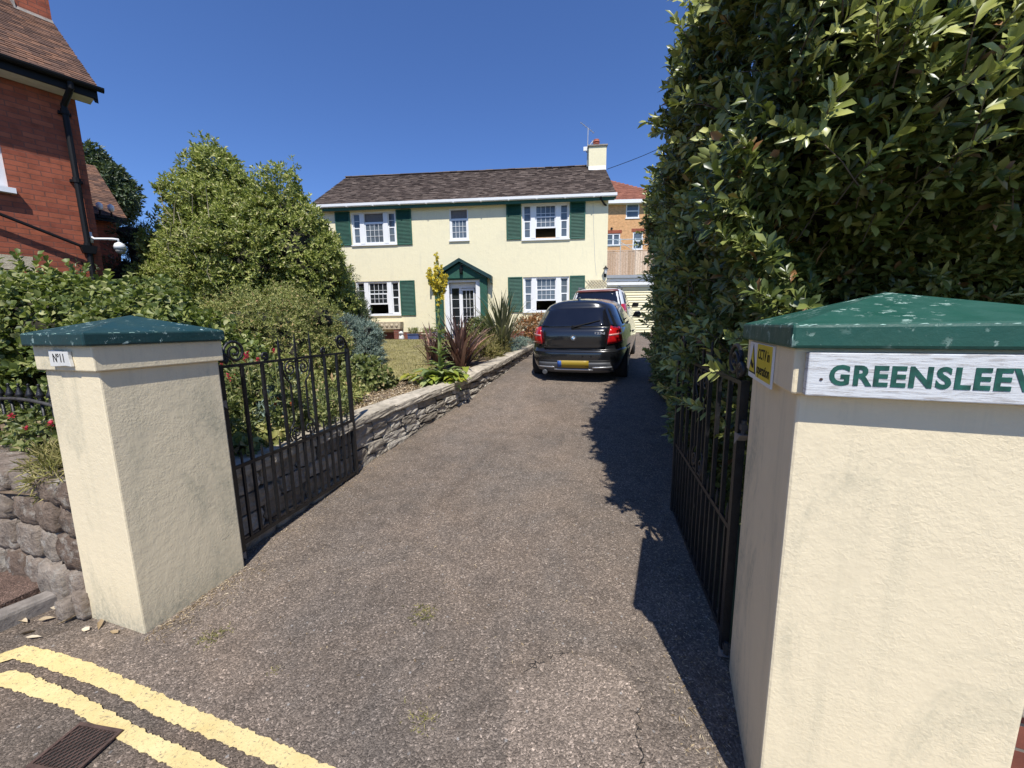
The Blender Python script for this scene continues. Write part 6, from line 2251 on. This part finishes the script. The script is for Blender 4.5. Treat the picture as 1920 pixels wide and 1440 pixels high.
# ------------------------------------------------------------------ loose stuff on the ground
def scatter():
    rg = np.random.default_rng(121)
    n = 9000
    y = rg.uniform(5.45, 12.9, n)
    r = np.interp(y, [5.4, 6, 7.5, 9, 13], [-3.1, -2.9, -3.2, -3.6, -2.6])
    l = np.interp(y, [5.4, 6.2, 8, 13], [-3.9, -4.7, -6.5, -9.5])
    x = l + (r - l) * rg.uniform(0, 1, n)
    P = np.stack([x, y, zgar(y) + .035], 1)
    D = norm(rg.normal(0, .45, (n, 3)) + [0, 0, 1])
    tag(leaves("lawn_grass", P, D, rg.normal(0, 1, (n, 3)), rg.uniform(.03, .07, n), np.full(n, .008), M_['l_grass']), "short dry grass of the front lawn", "grass", None, 'stuff')
    n = 9500
    y = rg.uniform(1.95, 6.6, n)
    x = wallx(y) - .28 - rg.exponential(.55, n)
    P = np.stack([x, y, zgar(y) + .012 + rg.uniform(0, .02, n)], 1)
    D = norm(rg.normal(0, 1, (n, 3)) * [1, 1, .25])
    tag(leaves("leaf_litter", P, D, np.tile([[0, 0, 1.0]], (n, 1)) + rg.normal(0, .4, (n, 3)), rg.uniform(.015, .05, n), rg.uniform(.008, .022, n), M_['l_dry']), "dry pale leaf litter and chippings on the flower bed", "leaf litter", None, 'stuff')
    n = 2600
    y = rg.uniform(1.5, 2.3, n)
    x = rg.uniform(-5.6, -2.9, n)
    P = np.stack([x, y, zgar(y) + .03 + rg.uniform(0, .02, n)], 1)
    tag(leaves("leaf_litter", P, norm(rg.normal(0, 1, (n, 3)) * [1, 1, .3]), np.tile([[0, 0, 1.0]], (n, 1)) + rg.normal(0, .5, (n, 3)), rg.uniform(.015, .045, n), rg.uniform(.006, .015, n), M_['l_dry']), "brown bark litter on the bank above the rubble wall", "leaf litter", None, 'stuff')
    # debris along the drive edges
    n = 2600
    y = 1.25 + rg.exponential(1.4, n)
    y = np.where(y > 9, 5, y)
    side = rg.uniform(0, 1, n) < .6
    x = np.where(side, np.where(y < 1.86, -2.32, wallx(y) + .02) + rg.exponential(.07, n), rg.uniform(.3, .62, n))
    x = np.where(rg.uniform(0, 1, n) < .12, rg.uniform(-2, .4, n), x)
    P = np.stack([x, y, zg(y) + .009], 1)
    tag(leaves("drive_debris", P, norm(rg.normal(0, 1, (n, 3)) * [1, 1, .12]), np.tile([[0, 0, 1.0]], (n, 1)) + rg.normal(0, .3, (n, 3)), rg.uniform(.008, .03, n), rg.uniform(.002, .006, n), M_['l_dry']), "dry twigs and bits along the driveway edges", "debris", None, 'stuff')
    # curled brown leaves by the pillar foot
    rr = random.Random(17)
    spots = [(-2.98, 1.26), (-2.90, 1.22), (-3.02, 1.33), (-2.72, 1.235), (-2.62, 1.25), (-3.08, 1.20), (-2.86, 1.15), (-2.55, 1.26), (-3.0, 1.13)]
    n = len(spots)
    rg2 = np.random.default_rng(5)
    P = np.array([(x, y, .012) for x, y in spots])
    tag(leaves("fallen_leaves", P, norm(rg2.normal(0, 1, (n, 3)) * [1, .5, .1]), np.tile([[0, 0, 1.0]], (n, 1)) + rg2.normal(0, .3, (n, 3)), rg2.uniform(.05, .085, n), rg2.uniform(.02, .032, n), M_['l_dry'], None, 'oval', .35, -.2), "curled brown fallen leaves by the pillar and kerb", "leaf litter", None, 'stuff')
    for i, (x, y, r, lab) in enumerate(((-1.97, 1.36, .08, "straw coloured grass tuft near the numbered pillar's foot"), (-.96, 1.74, .075, "small green weed in the middle of the driveway"), (-.71, 1.21, .07, "yellowish grass tuft at the driveway mouth"), (-1.49, 1.27, .03, "tiny green weed between the pillar and the yellow lines"))):
        k = 120
        P = np.stack([rg.normal(0, r * .5, k), rg.normal(0, r * .4, k), np.full(k, .006)], 1)
        D = norm(rg.normal(0, 1, (k, 3)) * [1, 1, .45] + [0, 0, .3])
        o = leaves("weed_tuft", P, D, rg.normal(0, 1, (k, 3)), rg.uniform(.010, .030, k) * (r / .06), np.full(k, .0045), M_['l_grass'])
        o.location = (x, y, float(zg(y)))
        tag(o, lab, "weed", "weeds in the tarmac")
scatter()
